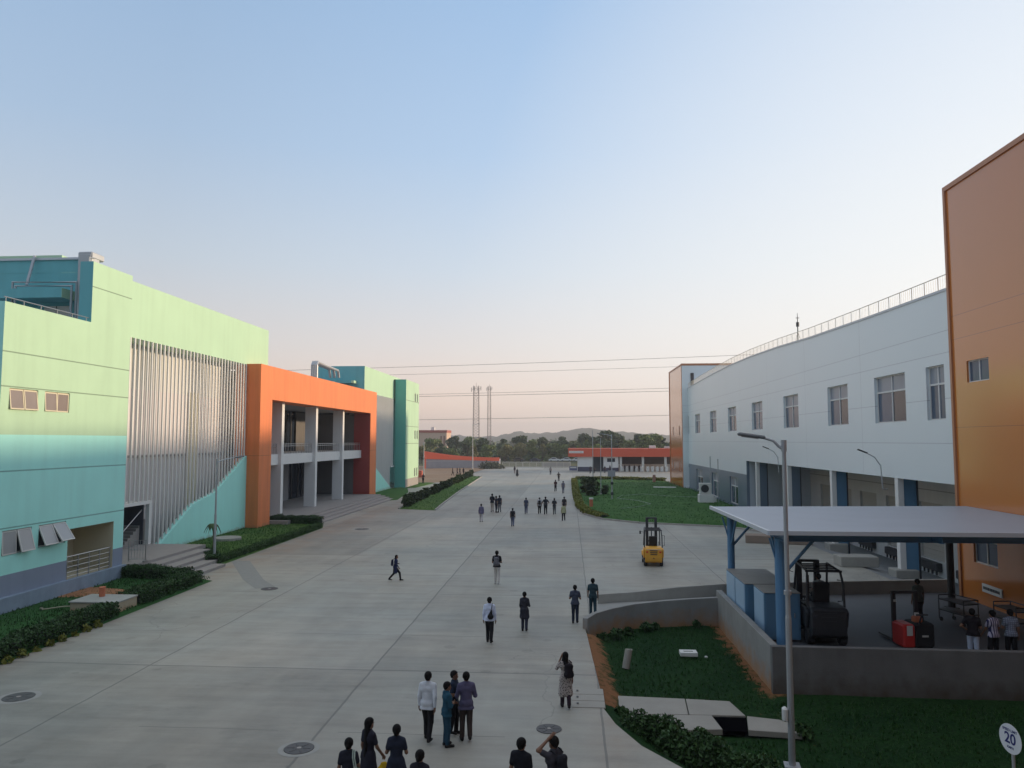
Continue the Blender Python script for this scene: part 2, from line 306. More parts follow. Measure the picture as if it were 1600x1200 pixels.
# ------------------------------------------------------------------ mesh helpers
class MB:
    def __init__(s): s.v = []; s.f = []; s.mi = []; s.mats = []
    def _m(s, m):
        if m is None: return -1
        if m not in s.mats: s.mats.append(m)
        return s.mats.index(m)
    def add(s, vs, fs, m=None):
        o = len(s.v); k = s._m(m); s.v += [tuple(p) for p in vs]
        for f in fs: s.f.append(tuple(i+o for i in f)); s.mi.append(k)
        return s
    def box(s, x0, x1, y0, y1, z0, z1, m=None):
        vs = [(x, y, z) for z in (z0, z1) for y in (y0, y1) for x in (x0, x1)]
        return s.add(vs, [(0, 2, 3, 1), (4, 5, 7, 6), (0, 1, 5, 4), (2, 6, 7, 3), (0, 4, 6, 2), (1, 3, 7, 5)], m)
    def cbox(s, c, size, rot=None, m=None, ch=0.):
        """centred box, optional rotation matrix and chamfer of the vertical + top edges"""
        hx, hy, hz = size[0]/2, size[1]/2, size[2]/2
        if ch <= 0:
            vs = [(x, y, z) for z in (-hz, hz) for y in (-hy, hy) for x in (-hx, hx)]
            fs = [(0, 2, 3, 1), (4, 5, 7, 6), (0, 1, 5, 4), (2, 6, 7, 3), (0, 4, 6, 2), (1, 3, 7, 5)]
        else:
            def ring(a, b, z, c): return [(-a+c, -b, z), (a-c, -b, z), (a, -b+c, z), (a, b-c, z), (a-c, b, z), (-a+c, b, z), (-a, b-c, z), (-a, -b+c, z)]
            rs = [ring(hx-ch, hy-ch, -hz, ch*.6), ring(hx, hy, -hz+ch, ch), ring(hx, hy, hz-ch, ch), ring(hx-ch, hy-ch, hz, ch*.6)]
            vs = sum(rs, []); fs = [tuple(range(7, -1, -1)), tuple(range(24, 32))]
            for r in range(3):
                for i in range(8): j = (i+1) % 8; fs.append((r*8+i, r*8+j, r*8+8+j, r*8+8+i))
        if rot is not None: vs = [rot @ Vector(p) for p in vs]
        return s.add([(p[0]+c[0], p[1]+c[1], p[2]+c[2]) for p in vs], fs, m)
    def prism(s, poly, axis, a, b, m=None):
        """poly: 2-D points of the other two axes in order (x,y,z minus axis)"""
        n = len(poly)
        def P(p, t):
            q = list(p); q.insert('xyz'.index(axis), t); return tuple(q)
        vs = [P(p, a) for p in poly] + [P(p, b) for p in poly]
        fs = [tuple(range(n))[::-1], tuple(range(n, 2*n))] + [(i, (i+1) % n, n+(i+1) % n, n+i) for i in range(n)]
        return s.add(vs, fs, m)
    def quad(s, a, b, c, d, m=None): return s.add([a, b, c, d], [(0, 1, 2, 3)], m)
    def tube(s, pts, r, n=8, m=None, cap=True):
        pts = [Vector(p) for p in pts]; rr = r if isinstance(r, (list, tuple)) else [r]*len(pts)
        vs = []; fs = []
        up = None
        for i, p in enumerate(pts):
            d = (pts[min(i+1, len(pts)-1)] - pts[max(i-1, 0)]).normalized()
            if up is None: up = Vector((0, 0, 1)) if abs(d.z) < .9 else Vector((1, 0, 0))
            a = d.cross(up).normalized(); bb = d.cross(a).normalized(); up = -bb if False else up
            if abs(d.dot(up)) > .98: up = Vector((1, 0, 0)) if abs(d.x) < .9 else Vector((0, 1, 0)); a = d.cross(up).normalized(); bb = d.cross(a).normalized()
            for k in range(n):
                t = 2*math.pi*k/n; vs.append(p + (a*math.cos(t) + bb*math.sin(t))*rr[i])
        for i in range(len(pts)-1):
            for k in range(n): j = (k+1) % n; fs.append((i*n+k, i*n+j, (i+1)*n+j, (i+1)*n+k))
        if cap: fs.append(tuple(range(n))[::-1]); fs.append(tuple(range((len(pts)-1)*n, len(pts)*n)))
        return s.add(vs, fs, m)
    def cyl(s, x, y, z0, z1, r, n=12, m=None, r2=None): return s.tube([(x, y, z0), (x, y, z1)], [r, r if r2 is None else r2], n, m)
    def build(s, name, mat=None, parent=None, smooth=False, loc=None):
        me = bpy.data.meshes.new(name); me.from_pydata(s.v, [], s.f)
        if s.mats:
            ms = list(s.mats)
            if -1 in s.mi and mat and mat not in ms: ms.append(mat)
            dflt = ms.index(mat) if mat in ms else 0
            for mm in ms: me.materials.append(mm)
            me.polygons.foreach_set('material_index', [dflt if q < 0 else q for q in s.mi])
        elif mat: me.materials.append(mat)
        if smooth: me.polygons.foreach_set('use_smooth', [True]*len(me.polygons))
        me.update()
        bm = bmesh.new(); bm.from_mesh(me); bmesh.ops.recalc_face_normals(bm, faces=bm.faces); bm.to_mesh(me); bm.free()
        o = bpy.data.objects.new(name, me); COL.objects.link(o)
        if parent: o.parent = parent
        if loc: o.location = loc
        return o
def tag(o, label=None, cat=None, group=None, kind=None):
    if label: o['label'] = label
    if cat: o['category'] = cat
    if group: o['group'] = group
    if kind: o['kind'] = kind
    return o
def empty(name, loc=(0, 0, 0), rz=0, **k):
    o = bpy.data.objects.new(name, None); COL.objects.link(o); o.location = loc; o.rotation_euler = (0, 0, rz); o.empty_display_size = .2
    return tag(o, **k)
def kids(o): return [c for c in bpy.data.objects if c.parent == o]
_kid = {}
def copy_tree(o, parent=None):
    c = o.copy(); COL.objects.link(c); c.parent = parent
    for ch in [q for q in COL.objects if q.parent is o]: copy_tree(ch, c)
    return c
def npmesh(name, V, F, mat, parent=None, smooth=False):
    """V (n,3) array, F (m,k) array"""
    me = bpy.data.meshes.new(name); k = F.shape[1]
    me.vertices.add(len(V)); me.vertices.foreach_set('co', V.astype(np.float32).ravel())
    me.loops.add(F.size); me.loops.foreach_set('vertex_index', F.astype(np.int32).ravel())
    me.polygons.add(len(F)); me.polygons.foreach_set('loop_start', np.arange(0, F.size, k, dtype=np.int32)); me.polygons.foreach_set('loop_total', np.full(len(F), k, dtype=np.int32))
    if smooth: me.polygons.foreach_set('use_smooth', [True]*len(F))
    me.update(calc_edges=True); me.validate()
    for mm in (mat if isinstance(mat, list) else [mat]): me.materials.append(mm)
    o = bpy.data.objects.new(name, me); COL.objects.link(o)
    if parent: o.parent = parent
    return o
def leaves(P, size, tilt=1.0, aspect=1.6):
    """one small leaf-clump quad at each point"""
    n = len(P); a = nr.uniform(0, 2*np.pi, n); u = nr.normal(size=(n, 3)); u[:, 2] *= tilt
    u /= np.linalg.norm(u, axis=1)[:, None] + 1e-9
    v = nr.normal(size=(n, 3)); v = np.cross(u, v); v /= np.linalg.norm(v, axis=1)[:, None] + 1e-9
    s = (size*nr.uniform(.6, 1.4, n))[:, None]
    a_ = P + u*s*aspect*.5; b_ = P + v*s*.5; c_ = P - u*s*aspect*.5; d_ = P - v*s*.5
    V = np.stack([a_, b_, c_, d_], 1).reshape(-1, 3)
    return V, np.arange(4*n).reshape(n, 4)

# ------------------------------------------------------------------ the ground
def fillpoly(name, outer, holes, z, mat, **k):
    bm = bmesh.new(); es = []
    for loop in [outer]+holes:
        vs = [bm.verts.new((p[0], p[1], z)) for p in loop]
        for i in range(len(vs)): es.append(bm.edges.new((vs[i], vs[(i+1) % len(vs)])))
    bmesh.ops.triangle_fill(bm, use_beauty=True, use_dissolve=False, edges=es)
    for f in bm.faces:
        f.normal_update()
        if f.normal.z < 0: f.normal_flip()
    me = bpy.data.meshes.new(name); bm.to_mesh(me); bm.free(); me.materials.append(mat)
    o = bpy.data.objects.new(name, me); COL.objects.link(o); tag(o, **k); return o
rampcurve = [(.62, 30.9), (1.0, 31.7), (1.7, 32.4), (2.7, 33.1), (4.0, 33.55), (5.2, 33.8), (6.6, 33.9)]
edgeR = [(16.5, 12.5), (9, 13.5), (6, 14.6), (4.2, 16.2), (2.9, 17.7), (1.75, 19.4), (1.2, 20.8), (.95, 21.9), (.9, 24), (.78, 27), (.66, 30.2)]
holeA = edgeR + rampcurve + [(6.6, 25.0), (19, 25.0), (19, 12.5)]
holeB = [(17.3, 38.6), (17.3, 82.3), (26.0, 82.3), (26.0, 38.6)]
fillpoly('yard', [(-46, -25), (40, -25), (40, 213), (-22, 213), (-22, 165), (-22.5, 134), (-31, 134), (-46, 134)], [holeA, holeB], 0, m_yard, kind='structure')
fillpoly('ground', [(-4000, -600), (4000, -600), (4000, 5000), (-4000, 5000)], [[(.3, 8), (.3, 36.5), (26.5, 36.5), (26.5, 8)], [(17.1, 38.4), (17.1, 82.5), (26.2, 82.5), (26.2, 38.4)]], -.06, g_plain, kind='structure')
fillpoly('dirt_ground', [(-110, 134.5), (-31, 134.5), (-22.7, 134.5), (-22.2, 165), (-22.2, 213.5), (-19, 213.5), (-19, 222), (-110, 222)], [], -.02, g_dry, kind='structure')

def inside(p, poly):
    x, y = p; c = False; j = len(poly)-1
    for i in range(len(poly)):
        xi, yi = poly[i]; xj, yj = poly[j]
        if (yi > y) != (yj > y) and x < (xj-xi)*(y-yi)/(yj-yi)+xi: c = not c
        j = i
    return c
def dist(p, line):
    best = 1e9; P = Vector(p)
    for a, b in zip(line[:-1], line[1:]):
        A = Vector(a); B = Vector(b); t = max(0, min(1, (P-A).dot(B-A)/((B-A).length_squared+1e-9))); best = min(best, (P-A-(B-A)*t).length)
    return best
def nz(x, y, s=1., k=0): return noise.noise(Vector((x*s, y*s, k)))
# sunken lawn at the near right
def terrainA():
    xs = np.arange(.35, 19.3, .28); ys = np.arange(12.2, 34.4, .28)
    V = []; F = []; sv = []
    full = holeA
    for y in ys:
        for x in xs:
            ins = inside((x, y), full); d = dist((x, y), edgeR)
            if ins:
                t = min(1, d/1.1); z = -.05 - .42*t*t*(3-2*t) + .05*nz(x, y, .8) + .018*nz(x, y, 3.1, 4)
            else: z = -.055 if d < 1.2 else -.45
            V.append((x, y, z))
            sa = max(0, 1-abs(d-.15)/.75) if (y > 22.5 or y < 18.3) else 0
            sb = max(0, 1-abs(x-6.4)/.7) if y > 24.6 else 0
            sv.append(max(sa, sb))
    nx = len(xs)
    for j in range(len(ys)-1):
        for i in range(nx-1):
            a = j*nx+i; F.append((a, a+1, a+nx+1, a+nx))
    mt = M('sunken_lawn_ground', (1, 1, 1)); nt = mt.node_tree; nt.nodes.clear()
    out = nt.nodes.new('ShaderNodeOutputMaterial'); b = nt.nodes.new('ShaderNodeBsdfPrincipled'); nt.links.new(b.outputs[0], out.inputs[0])
    at = nt.nodes.new('ShaderNodeAttribute'); at.attribute_name = 'soil'
    e = math_(nt, 'ADD', at.outputs['Fac'], math_(nt, 'MULTIPLY', math_(nt, 'SUBTRACT', noise_(nt, 2.6, 6, rough=.7), .5), 2.2))
    e = math_(nt, 'MULTIPLY_ADD', e, 3.0, -1.2, clamp=True)
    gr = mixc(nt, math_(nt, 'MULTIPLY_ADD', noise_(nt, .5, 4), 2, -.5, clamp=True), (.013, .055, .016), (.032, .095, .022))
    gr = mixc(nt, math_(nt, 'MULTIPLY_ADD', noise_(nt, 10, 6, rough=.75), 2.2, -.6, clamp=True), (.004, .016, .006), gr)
    so = mixc(nt, noise_(nt, 7, 6, rough=.7), (.15, .065, .03), (.34, .17, .08))
    nt.links.new(mixc(nt, e, gr, so), b.inputs['Base Color']); b.inputs['Roughness'].default_value = .95; b.inputs['Specular IOR Level'].default_value = .1
    bn = nt.nodes.new('ShaderNodeBump'); bn.inputs['Strength'].default_value = 1; bn.inputs['Distance'].default_value = .05
    nt.links.new(noise_(nt, 18, 6, rough=.75), bn.inputs['Height']); nt.links.new(bn.outputs[0], b.inputs['Normal'])
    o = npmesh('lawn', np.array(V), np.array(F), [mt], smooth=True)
    at_ = o.data.attributes.new('soil', 'FLOAT', 'POINT'); at_.data.foreach_set('value', sv); tag(o, kind='structure')
terrainA()
def mound(name, poly, mat, h=.10, step=.5, amp=.03, base=.006):
    x0, x1 = min(p[0] for p in poly), max(p[0] for p in poly); y0, y1 = min(p[1] for p in poly), max(p[1] for p in poly)
    bm = bmesh.new(); bv = [bm.verts.new((p[0], p[1], base)) for p in poly]
    bm.faces.new(bv)
    def cut(co, no): bmesh.ops.bisect_plane(bm, geom=bm.verts[:]+bm.edges[:]+bm.faces[:], plane_co=co, plane_no=no)
    x = x0+step
    while x < x1: cut((x, 0, 0), (1, 0, 0)); x += step
    y = y0+step
    while y < y1: cut((0, y, 0), (0, 1, 0)); y += step
    loop = poly+[poly[0]]
    for v in bm.verts:
        d = dist((v.co.x, v.co.y), loop); t = min(1, d/.6)
        v.co.z = base + h*t*(2-t) + amp*t*nz(v.co.x, v.co.y, .7)*2
    for f in bm.faces:
        f.normal_update(); f.smooth = True
        if f.normal.z < 0: f.normal_flip()
    me = bpy.data.meshes.new(name); bm.to_mesh(me); bm.free(); me.materials.append(mat)
    o = bpy.data.objects.new(name, me); COL.objects.link(o); return tag(o, kind='structure')
lawn1 = [(-24.4, 18), (-19.0, 18), (-19.05, 39.8), (-20.4, 40.6), (-23.3, 40.6), (-24.4, 40.6)]
lawn2 = [(-28.0, 48.6), (-23.4, 48.3), (-21.2, 44.2), (-20.9, 44.6), (-21.1, 64.2), (-21.7, 66.2), (-24.0, 66.6), (-28.0, 66.6)]
lawn3 = [(-27.9, 101.9), (-25.9, 98.0), (-22.6, 93.4), (-21.6, 95), (-23.2, 109), (-25.5, 119), (-27.9, 119)]
strip = [(-18.6, 82.4), (-14.3, 81.0), (-14.8, 88), (-16.0, 110), (-17.9, 156), (-21.2, 158), (-19.6, 110)]
lawnR = [(.7, 145), (.72, 125), (.75, 103), (.95, 85), (1.6, 77.5), (3.2, 73), (6.4, 69.9), (10, 68.6), (13.2, 67.5), (15.2, 65), (16.6, 62), (17.2, 62), (17.2, 82.5), (18.85, 82.5), (18.85, 120), (17.9, 121), (17.9, 138), (14, 144.5)]
far4 = [(-26.0, 118.6), (-24.3, 119), (-23.4, 133), (-29.5, 133.5), (-31, 130.2), (-25.9, 130.2)]
mound('lawn', lawn1, g_grassd, .16)
mound('lawn', lawn2, g_grassl, .14)
mound('lawn', lawn3, g_grass, .1, .8)
mound('lawn', strip, g_grassl, .12, 1.0)
mound('lawn', lawnR, g_grass, .22, 1.2, .08)
mound('lawn', far4, g_grassl, .1, 1.0)
mound('soil_path', [(-24.1, 34.3), (-20.5, 34.9), (-20.3, 36.0), (-22.5, 36.6), (-24.1, 36.9)], m_soil, .05, .4, .02, .17)

def kerb(name, line, mat=m_kerb, w_=.16, h=.13, **k):
    mb = MB()
    for (a, b) in zip(line[:-1], line[1:]):
        A = Vector((*a, 0)); B = Vector((*b, 0)); d = (B-A); L = d.length; d.normalize(); n = Vector((-d.y, d.x, 0))
        nseg = max(1, int(L/1.2))
        for i in range(nseg):
            p = A+d*(L*i/nseg+.012); q = A+d*(L*(i+1)/nseg-.012); hh = h+rng.uniform(-.008, .008)
            c = [p-n*w_/2, p+n*w_/2, q+n*w_/2, q-n*w_/2]
            vs = [(v.x, v.y, -.02) for v in c]+[(v.x, v.y, hh) for v in c]
            mb.add(vs, [(0, 1, 2, 3), (4, 5, 6, 7), (0, 1, 5, 4), (1, 2, 6, 5), (2, 3, 7, 6), (3, 0, 4, 7)])
    o = mb.build(name, mat); return tag(o, **k)
kerb('kerb', lawnR[:12], kind='structure')
kerb('kerb', [strip[1], strip[2], strip[3], strip[4]], kind='structure')
kerb('kerb', [strip[0], strip[6], strip[5]], kind='structure')

# loading dock pit, ramp and platform
mb = MB(); mb.quad((17.28, 38.5, .0), (26.0, 38.5, -2.0), (26.0, 82.4, -2.0), (17.28, 82.4, .0))
tag(mb.build('dock_apron', M('apron_concrete', (.235, .245, .25), .8, .2, .8, bump=.2)), kind='structure')
mb = MB(); mb.prism([(17.3, -.03), (26.0, -.03), (26.0, -2.3), (17.3, -.3)], 'y', 38.3, 38.6, m_conc)
tag(mb.build('dock_apron_end', m_conc), kind='structure')
# ramp
mb = MB(); L = rampcurve; bk = [(1.3, 35.55), (2.0, 35.57), (2.9, 35.6), (4.0, 35.65), (5.0, 35.7), (5.9, 35.76), (6.9, 35.8)]
for i in range(6):
    z0, z1 = .01+.34*i/6, .01+.34*(i+1)/6
    mb.quad((*L[i], z0), (*L[i+1], z1), (*bk[i+1], z1), (*bk[i], z0))
tag(mb.build('ramp', M('ramp_concrete', (.27, .27, .26), .8, .18, .9, bump=.2)), kind='structure')
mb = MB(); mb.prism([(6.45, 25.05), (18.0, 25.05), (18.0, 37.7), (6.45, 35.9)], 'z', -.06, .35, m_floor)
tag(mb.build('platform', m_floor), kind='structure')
def wallstrip(name, pts, t, mat, **k):
    """pts: (x,y,zbottom,ztop)"""
    mb = MB(); n = len(pts); side = []
    for i, p in enumerate(pts):
        a = Vector(pts[max(i-1, 0)][:2]); b = Vector(pts[min(i+1, n-1)][:2]); d = (b-a).normalized(); nn = Vector((-d.y, d.x))*t/2
        side.append([(p[0]-nn.x, p[1]-nn.y, p[2]), (p[0]+nn.x, p[1]+nn.y, p[2]), (p[0]+nn.x, p[1]+nn.y, p[3]), (p[0]-nn.x, p[1]-nn.y, p[3])])
    vs = sum(side, []); fs = [(0, 1, 2, 3), tuple(4*(n-1)+q for q in (3, 2, 1, 0))]
    for i in range(n-1):
        for q in range(4): r = (q+1) % 4; fs.append((4*i+q, 4*i+r, 4*i+4+r, 4*i+4+q))
    mb.add(vs, fs); o = mb.build(name, mat)
    bv = o.modifiers.new('b', 'BEVEL'); bv.width = .02; bv.segments = 2; bv.limit_method = 'ANGLE'
    return tag(o, **k)
zr = [.30, .34, .39, .44, .50, .55, .62]
wallstrip('retaining_wall', [(p[0], p[1], -.5, z+.12) for p, z in zip(rampcurve, zr)], .22, m_concw, label='low curved concrete wall between sunken lawn and ramp', cat='wall')
wallstrip('parapet_wall', [(1.3, 35.7, -.05, .42), (3, 35.75, -.05, .55), (5, 35.85, 0, .78), (7, 36.0, 0, .92), (12, 36.8, 0, .95), (17.9, 37.8, 0, .95)], .2, m_conc, label='long low parapet wall on the far side of ramp and canopy platform', cat='wall')
wallstrip('retaining_wall', [(6.5, 34.05, -.55, 1.0), (6.5, 25.21, -.75, 1.0)], .24, m_concw, label='concrete retaining wall with orange soil stain beside sunken lawn', cat='wall')
wallstrip('retaining_wall', [(6.38, 25.1, -.75, 1.0), (18.0, 24.95, -.75, 1.0)], .22, m_concd, label='wide wall along the front of canopy platform, coloured dark for shade', cat='wall')
# steps at the left wing
mb = MB()
mb.box(-27.6, -23.6, 40.2, 48.2, 0, .75, m_tile)
for i in range(4):
    x1 = -23.6+.78*(i+1); mb.box(-23.6 if i == 0 else -23.6+.78*i, x1, 40.9, 48.2-.95*(i+1), 0, .6-.15*i, m_tile)
tag(mb.build('steps'), label='broad stone steps leading up to dark stair doorway', cat='steps')
mb = MB(); mb.box(-33.5, -24.6, 65.3, 98.4, 0, .45, m_tile)
for i in range(3):
    mb.box(-24.6+.75*i, -24.6+.75*(i+1), 66.9+.5*i, 97.8-.9*i, 0, .34-.11*i, m_tile if i % 2 else m_tile)
tag(mb.build('steps'), label='long shallow steps and floor in front of the orange portal', cat='steps')

# ------------------------------------------------------------------ walls with openings, windows
def wallX(mb, X, y0, y1, z0, z1, holes, depth, inward, mat, bands=(), reveal=None):
    """wall in the plane x=X; holes (ya,yb,za,zb[,depth]); bands [(z_below, mat)] paint below that height"""
    ys = sorted({y0, y1, *[h[0] for h in holes], *[h[1] for h in holes]}); zs = sorted({z0, z1, *[h[2] for h in holes], *[h[3] for h in holes], *[b[0] for b in bands if z0 < b[0] < z1]})
    for a, b in zip(ys[:-1], ys[1:]):
        for c, d in zip(zs[:-1], zs[1:]):
            my, mz = (a+b)/2, (c+d)/2
            if any(h[0] < my < h[1] and h[2] < mz < h[3] for h in holes): continue
            mm = mat
            for zb, bmat in sorted(bands, key=lambda q: q[0]):
                if mz < zb: mm = bmat; break
            mb.quad((X, a, c), (X, b, c), (X, b, d), (X, a, d), mm)
    for h in holes:
        dd = h[4] if len(h) > 4 else depth; x2 = X+inward*dd; a, b, c, d = h[:4]; rm = reveal or mat
        if len(h) > 5: rm = h[5]
        elif not reveal:
            for zb, bmat in sorted(bands, key=lambda q: q[0]):
                if (c+d)/2 < zb: rm = bmat; break
        mb.quad((X, a, c), (x2, a, c), (x2, a, d), (X, a, d), rm); mb.quad((X, b, c), (x2, b, c), (x2, b, d), (X, b, d), rm)
        mb.quad((X, a, c), (x2, a, c), (x2, b, c), (X, b, c), rm); mb.quad((X, a, d), (x2, a, d), (x2, b, d), (X, b, d), rm)
def frame_rect(mb, x, y0, y1, z0, z1, t, d, m):
    mb.box(x-d/2, x+d/2, y0, y0+t, z0, z1, m); mb.box(x-d/2, x+d/2, y1-t, y1, z0, z1, m)
    mb.box(x-d/2, x+d/2, y0+t, y1-t, z0, z0+t, m); mb.box(x-d/2, x+d/2, y0+t, y1-t, z1-t, z1, m)
def awning(parent, X, y0, y1, z0, z1, out, tilts, fm, pm, dark=g_dark):
    """two top-hung sashes, each swung open by its own angle"""
    f = MB(); frame_rect(f, X-.12*out, y0, y1, z0, z1, .06, .07, fm); ym = (y0+y1)/2
    f.box(X-.12*out-.035, X-.12*out+.035, ym-.03, ym+.03, z0+.06, z1-.06, fm)
    w_ = f.build('window', None, parent)
    d = MB(); d.quad((X-.2*out, y0+.03, z0+.03), (X-.2*out, y1-.03, z0+.03), (X-.2*out, y1-.03, z1-.03), (X-.2*out, y0+.03, z1-.03))
    d.build('dark_room', m_inner, w_)
    for (a, b), t in zip(((y0+.03, ym-.02), (ym+.02, y1-.03)), tilts):
        s = MB(); frame_rect(s, 0, a, b, -(z1-z0)+.05, 0, .055, .05, fm); s.quad((.012, a+.05, -(z1-z0)+.1), (.012, b-.05, -(z1-z0)+.1), (.012, b-.05, -.05), (.012, a+.05, -.05), pm)
        o = s.build('sash', None, w_); o.location = (X-.05*out, 0, z1-.04); o.rotation_euler = (0, -out*R(t), 0)
    return w_

# ================================================================== LEFT BUILDING
LB = empty('factory_building', (-30, 70, 0), label='long mint green and teal building with white slat screens and an orange portal', cat='building')
def P(mb, name, mat=None, parent=LB, **k):
    o = mb.build(name, mat); o.parent = parent
    if parent is LB: o.location = (30, -70, 0)
    return tag(o, **k)
B = MB(); bands = [(1.72, m_plinth), (7.75, m_teal), (99, m_mint)]
wh = [(31.0, 32.8, 8.84, 9.78), (33.25, 35.0, 8.84, 9.78), (31.0, 32.8, 2.55, 3.62), (33.25, 35.15, 2.6, 3.62), (35.3, 39.0, .75, 3.2, 2.2, m_cream)]
wallX(B, -24.2, 30.5, 39.9, .0, 13.5, wh, .22, -1, m_mint, bands)
B.quad((-24.2, 30.5, 0), (-24.2, 30.5, 13.5), (-45, 30.5, 13.5), (-45, 30.5, 0), m_tealb)
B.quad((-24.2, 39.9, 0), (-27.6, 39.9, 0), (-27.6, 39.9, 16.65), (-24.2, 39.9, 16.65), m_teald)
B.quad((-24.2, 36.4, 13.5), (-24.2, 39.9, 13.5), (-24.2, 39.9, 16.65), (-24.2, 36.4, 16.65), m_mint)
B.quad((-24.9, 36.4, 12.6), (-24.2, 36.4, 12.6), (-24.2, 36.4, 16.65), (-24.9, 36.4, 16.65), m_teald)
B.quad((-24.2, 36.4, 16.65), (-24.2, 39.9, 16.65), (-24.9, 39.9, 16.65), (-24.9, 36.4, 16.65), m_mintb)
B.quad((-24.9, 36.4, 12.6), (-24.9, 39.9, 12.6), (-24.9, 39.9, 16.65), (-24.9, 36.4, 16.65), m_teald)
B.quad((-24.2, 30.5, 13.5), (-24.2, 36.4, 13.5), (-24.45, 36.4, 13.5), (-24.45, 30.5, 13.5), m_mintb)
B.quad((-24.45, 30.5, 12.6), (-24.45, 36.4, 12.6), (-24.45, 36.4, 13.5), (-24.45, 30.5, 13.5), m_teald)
B.quad((-24.45, 30.5, 12.6), (-24.45, 38.6, 12.6), (-45, 38.6, 12.6), (-45, 30.5, 12.6), m_grey)
B.box(-26.41, -26.4, 35.0, 39.3, .6, 3.4, m_cream)
P(B, 'wing_wall')
B = MB(); B.box(-24.199, -23.95, 30.5, 39.88, 0, .8, m_plinth2); P(B, 'plinth')
B = MB(); B.box(-26.39, -26.3, 35.35, 36.7, .75, 3.0, m_dark); P(B, 'doorway')
for (a, t1, t2) in ((0, 7, 7), (1, 4, 0), (2, 3, 16), (3, 24, 34)):
    y0, y1, z0, z1 = wh[a]
    o = awning(None, -24.2, y0, y1, z0, z1, 1, (t1, t2), m_cream if a < 2 else m_offw, g_brown if a < 2 else g_pale)
    o.parent = LB; o.location = (30, -70, 0)
# balustrade in the recess
B = MB()
for i in range(5):
    y = 35.45+.86*i; B.tube([(-24.3, y, .75), (-24.3, y, 1.85)], .03, 6)
for z in (1.85, 1.6, 1.35, 1.1, .9): B.tube([(-24.3, 35.4, z), (-24.3, 38.95, z)], .028 if z == 1.85 else .018, 6)
P(B, 'railing', m_steel)
# terrace: teal block, canopy, door, duct, pipe frame
B = MB()
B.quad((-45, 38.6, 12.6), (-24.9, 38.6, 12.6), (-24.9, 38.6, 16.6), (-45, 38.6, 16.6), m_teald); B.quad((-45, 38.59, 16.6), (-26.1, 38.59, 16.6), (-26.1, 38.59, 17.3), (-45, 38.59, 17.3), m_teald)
B.box(-45, -27.5, 38.62, 67.2, 14.0, 17.58, m_mintb)
P(B, 'upper_wall')
B = MB(); B.box(-45.05, -26.05, 38.5, 38.75, 17.3, 17.42); P(B, 'coping', m_fascia)
B = MB(); B.box(-30.2, -26.35, 37.1, 38.6, 14.95, 15.45, m_teald); B.box(-26.35, -26.34, 37.1, 38.6, 14.95, 15.45, m_mintb); P(B, 'door_canopy')
B = MB(); B.box(-28.3, -26.9, 38.52, 38.59, 12.6, 14.75, m_offw)
B.box(-27.62, -27.58, 38.5, 38.53, 12.6, 14.75, m_dark); P(B, 'door')
for x in (-28.0, -27.3): B = MB(); B.box(x-.09, x+.09, 38.49, 38.515, 13.5, 14.0); P(B, 'door_window', g_dark)
B = MB(); B.cbox((-25.6, 38.1, 15.0), (.75, .75, 4.8), m=m_galv, ch=.05); B.cbox((-25.6, 38.3, 17.35), (.8, 1.1, .35), m=m_galv, ch=.05); B.box(-26.0, -25.2, 37.7, 37.8, 13.3, 13.45, m_dark); P(B, 'ventilation_duct')
B = MB()
for pts in ([(-29.3, 37.4, 12.6), (-29.3, 37.4, 15.85), (-25.75, 37.4, 15.8), (-25.75, 37.4, 12.6)], [(-29.05, 37.3, 12.6), (-29.05, 37.3, 15.62), (-25.95, 37.3, 15.58), (-25.95, 37.3, 12.6)]):
    B.tube(pts, .07, 6)
B.tube([(-28.9, 37.9, 15.8), (-28.9, 38.4, 17.5)], .08, 6); B.tube([(-25.05, 37.3, 12.6), (-25.05, 37.3, 17.1), (-25.3, 38.4, 17.3)], .05, 6)
P(B, 'pipework', m_galv)
B = MB()
for z in (13.72,): B.tube([(-24.33, 30.6, z), (-24.33, 36.4, z)], .025, 6)
for i in range(6): B.tube([(-24.33, 30.7+1.1*i, 13.5), (-24.33, 30.7+1.1*i, 13.72)], .018, 6)
P(B, 'parapet_rail', m_steel)
# screen wall 1: render wall behind, fins in front, door opening, inner stair
B = MB()
wallX(B, -29.3, 39.9, 48.3, 0, 3.6, [(44.6, 48.0, .7, 3.45, 3.2)], .3, -1, m_inner, [])
B.quad((-29.3, 39.9, 3.6), (-29.3, 48.3, 3.6), (-29.3, 48.3, 11.0), (-29.3, 39.9, 11.0), m_mauve)
B.quad((-29.3, 48.3, 0), (-29.3, 63.5, 0), (-29.3, 63.5, 11.0), (-29.3, 48.3, 11.0), m_mauve)
B.quad((-29.3, 39.9, 11.0), (-29.3, 63.5, 11.0), (-29.3, 63.5, 14.0), (-29.3, 39.9, 14.0), m_offw)
B.box(-29.29, -29.1, 56.2, 57.6, 0, 11.2, m_cream)
B.box(-29.29, -29.15, 39.95, 63.4, 6.35, 6.5, m_grey)
P(B, 'screen_back_wall')
B = MB(); B.box(-29.0, -27.55, 39.95, 48.2, 3.35, 3.5, m_white); B.box(-27.62, -27.38, 45.0, 48.25, 3.36, 3.56, m_white); B.box(-27.62, -27.36, 47.95, 48.25, 0, 3.4, m_white); P(B, 'door_frame')
B = MB(); B.box(-29.25, -27.7, 47.8, 47.9, .75, 3.34, m_inner); B.box(-29.28, -29.2, 40, 47.8, 2.0, 3.34, m_inner); P(B, 'stairwell_shade_panels')  # dark panels added; their colour stands for the shade inside the doorway
B = MB()
for i in range(9): B.box(-28.9, -27.9, 45.9+.3*i, 46.2+.3*i, .75, .95+.17*i)
P(B, 'stair', m_tile)
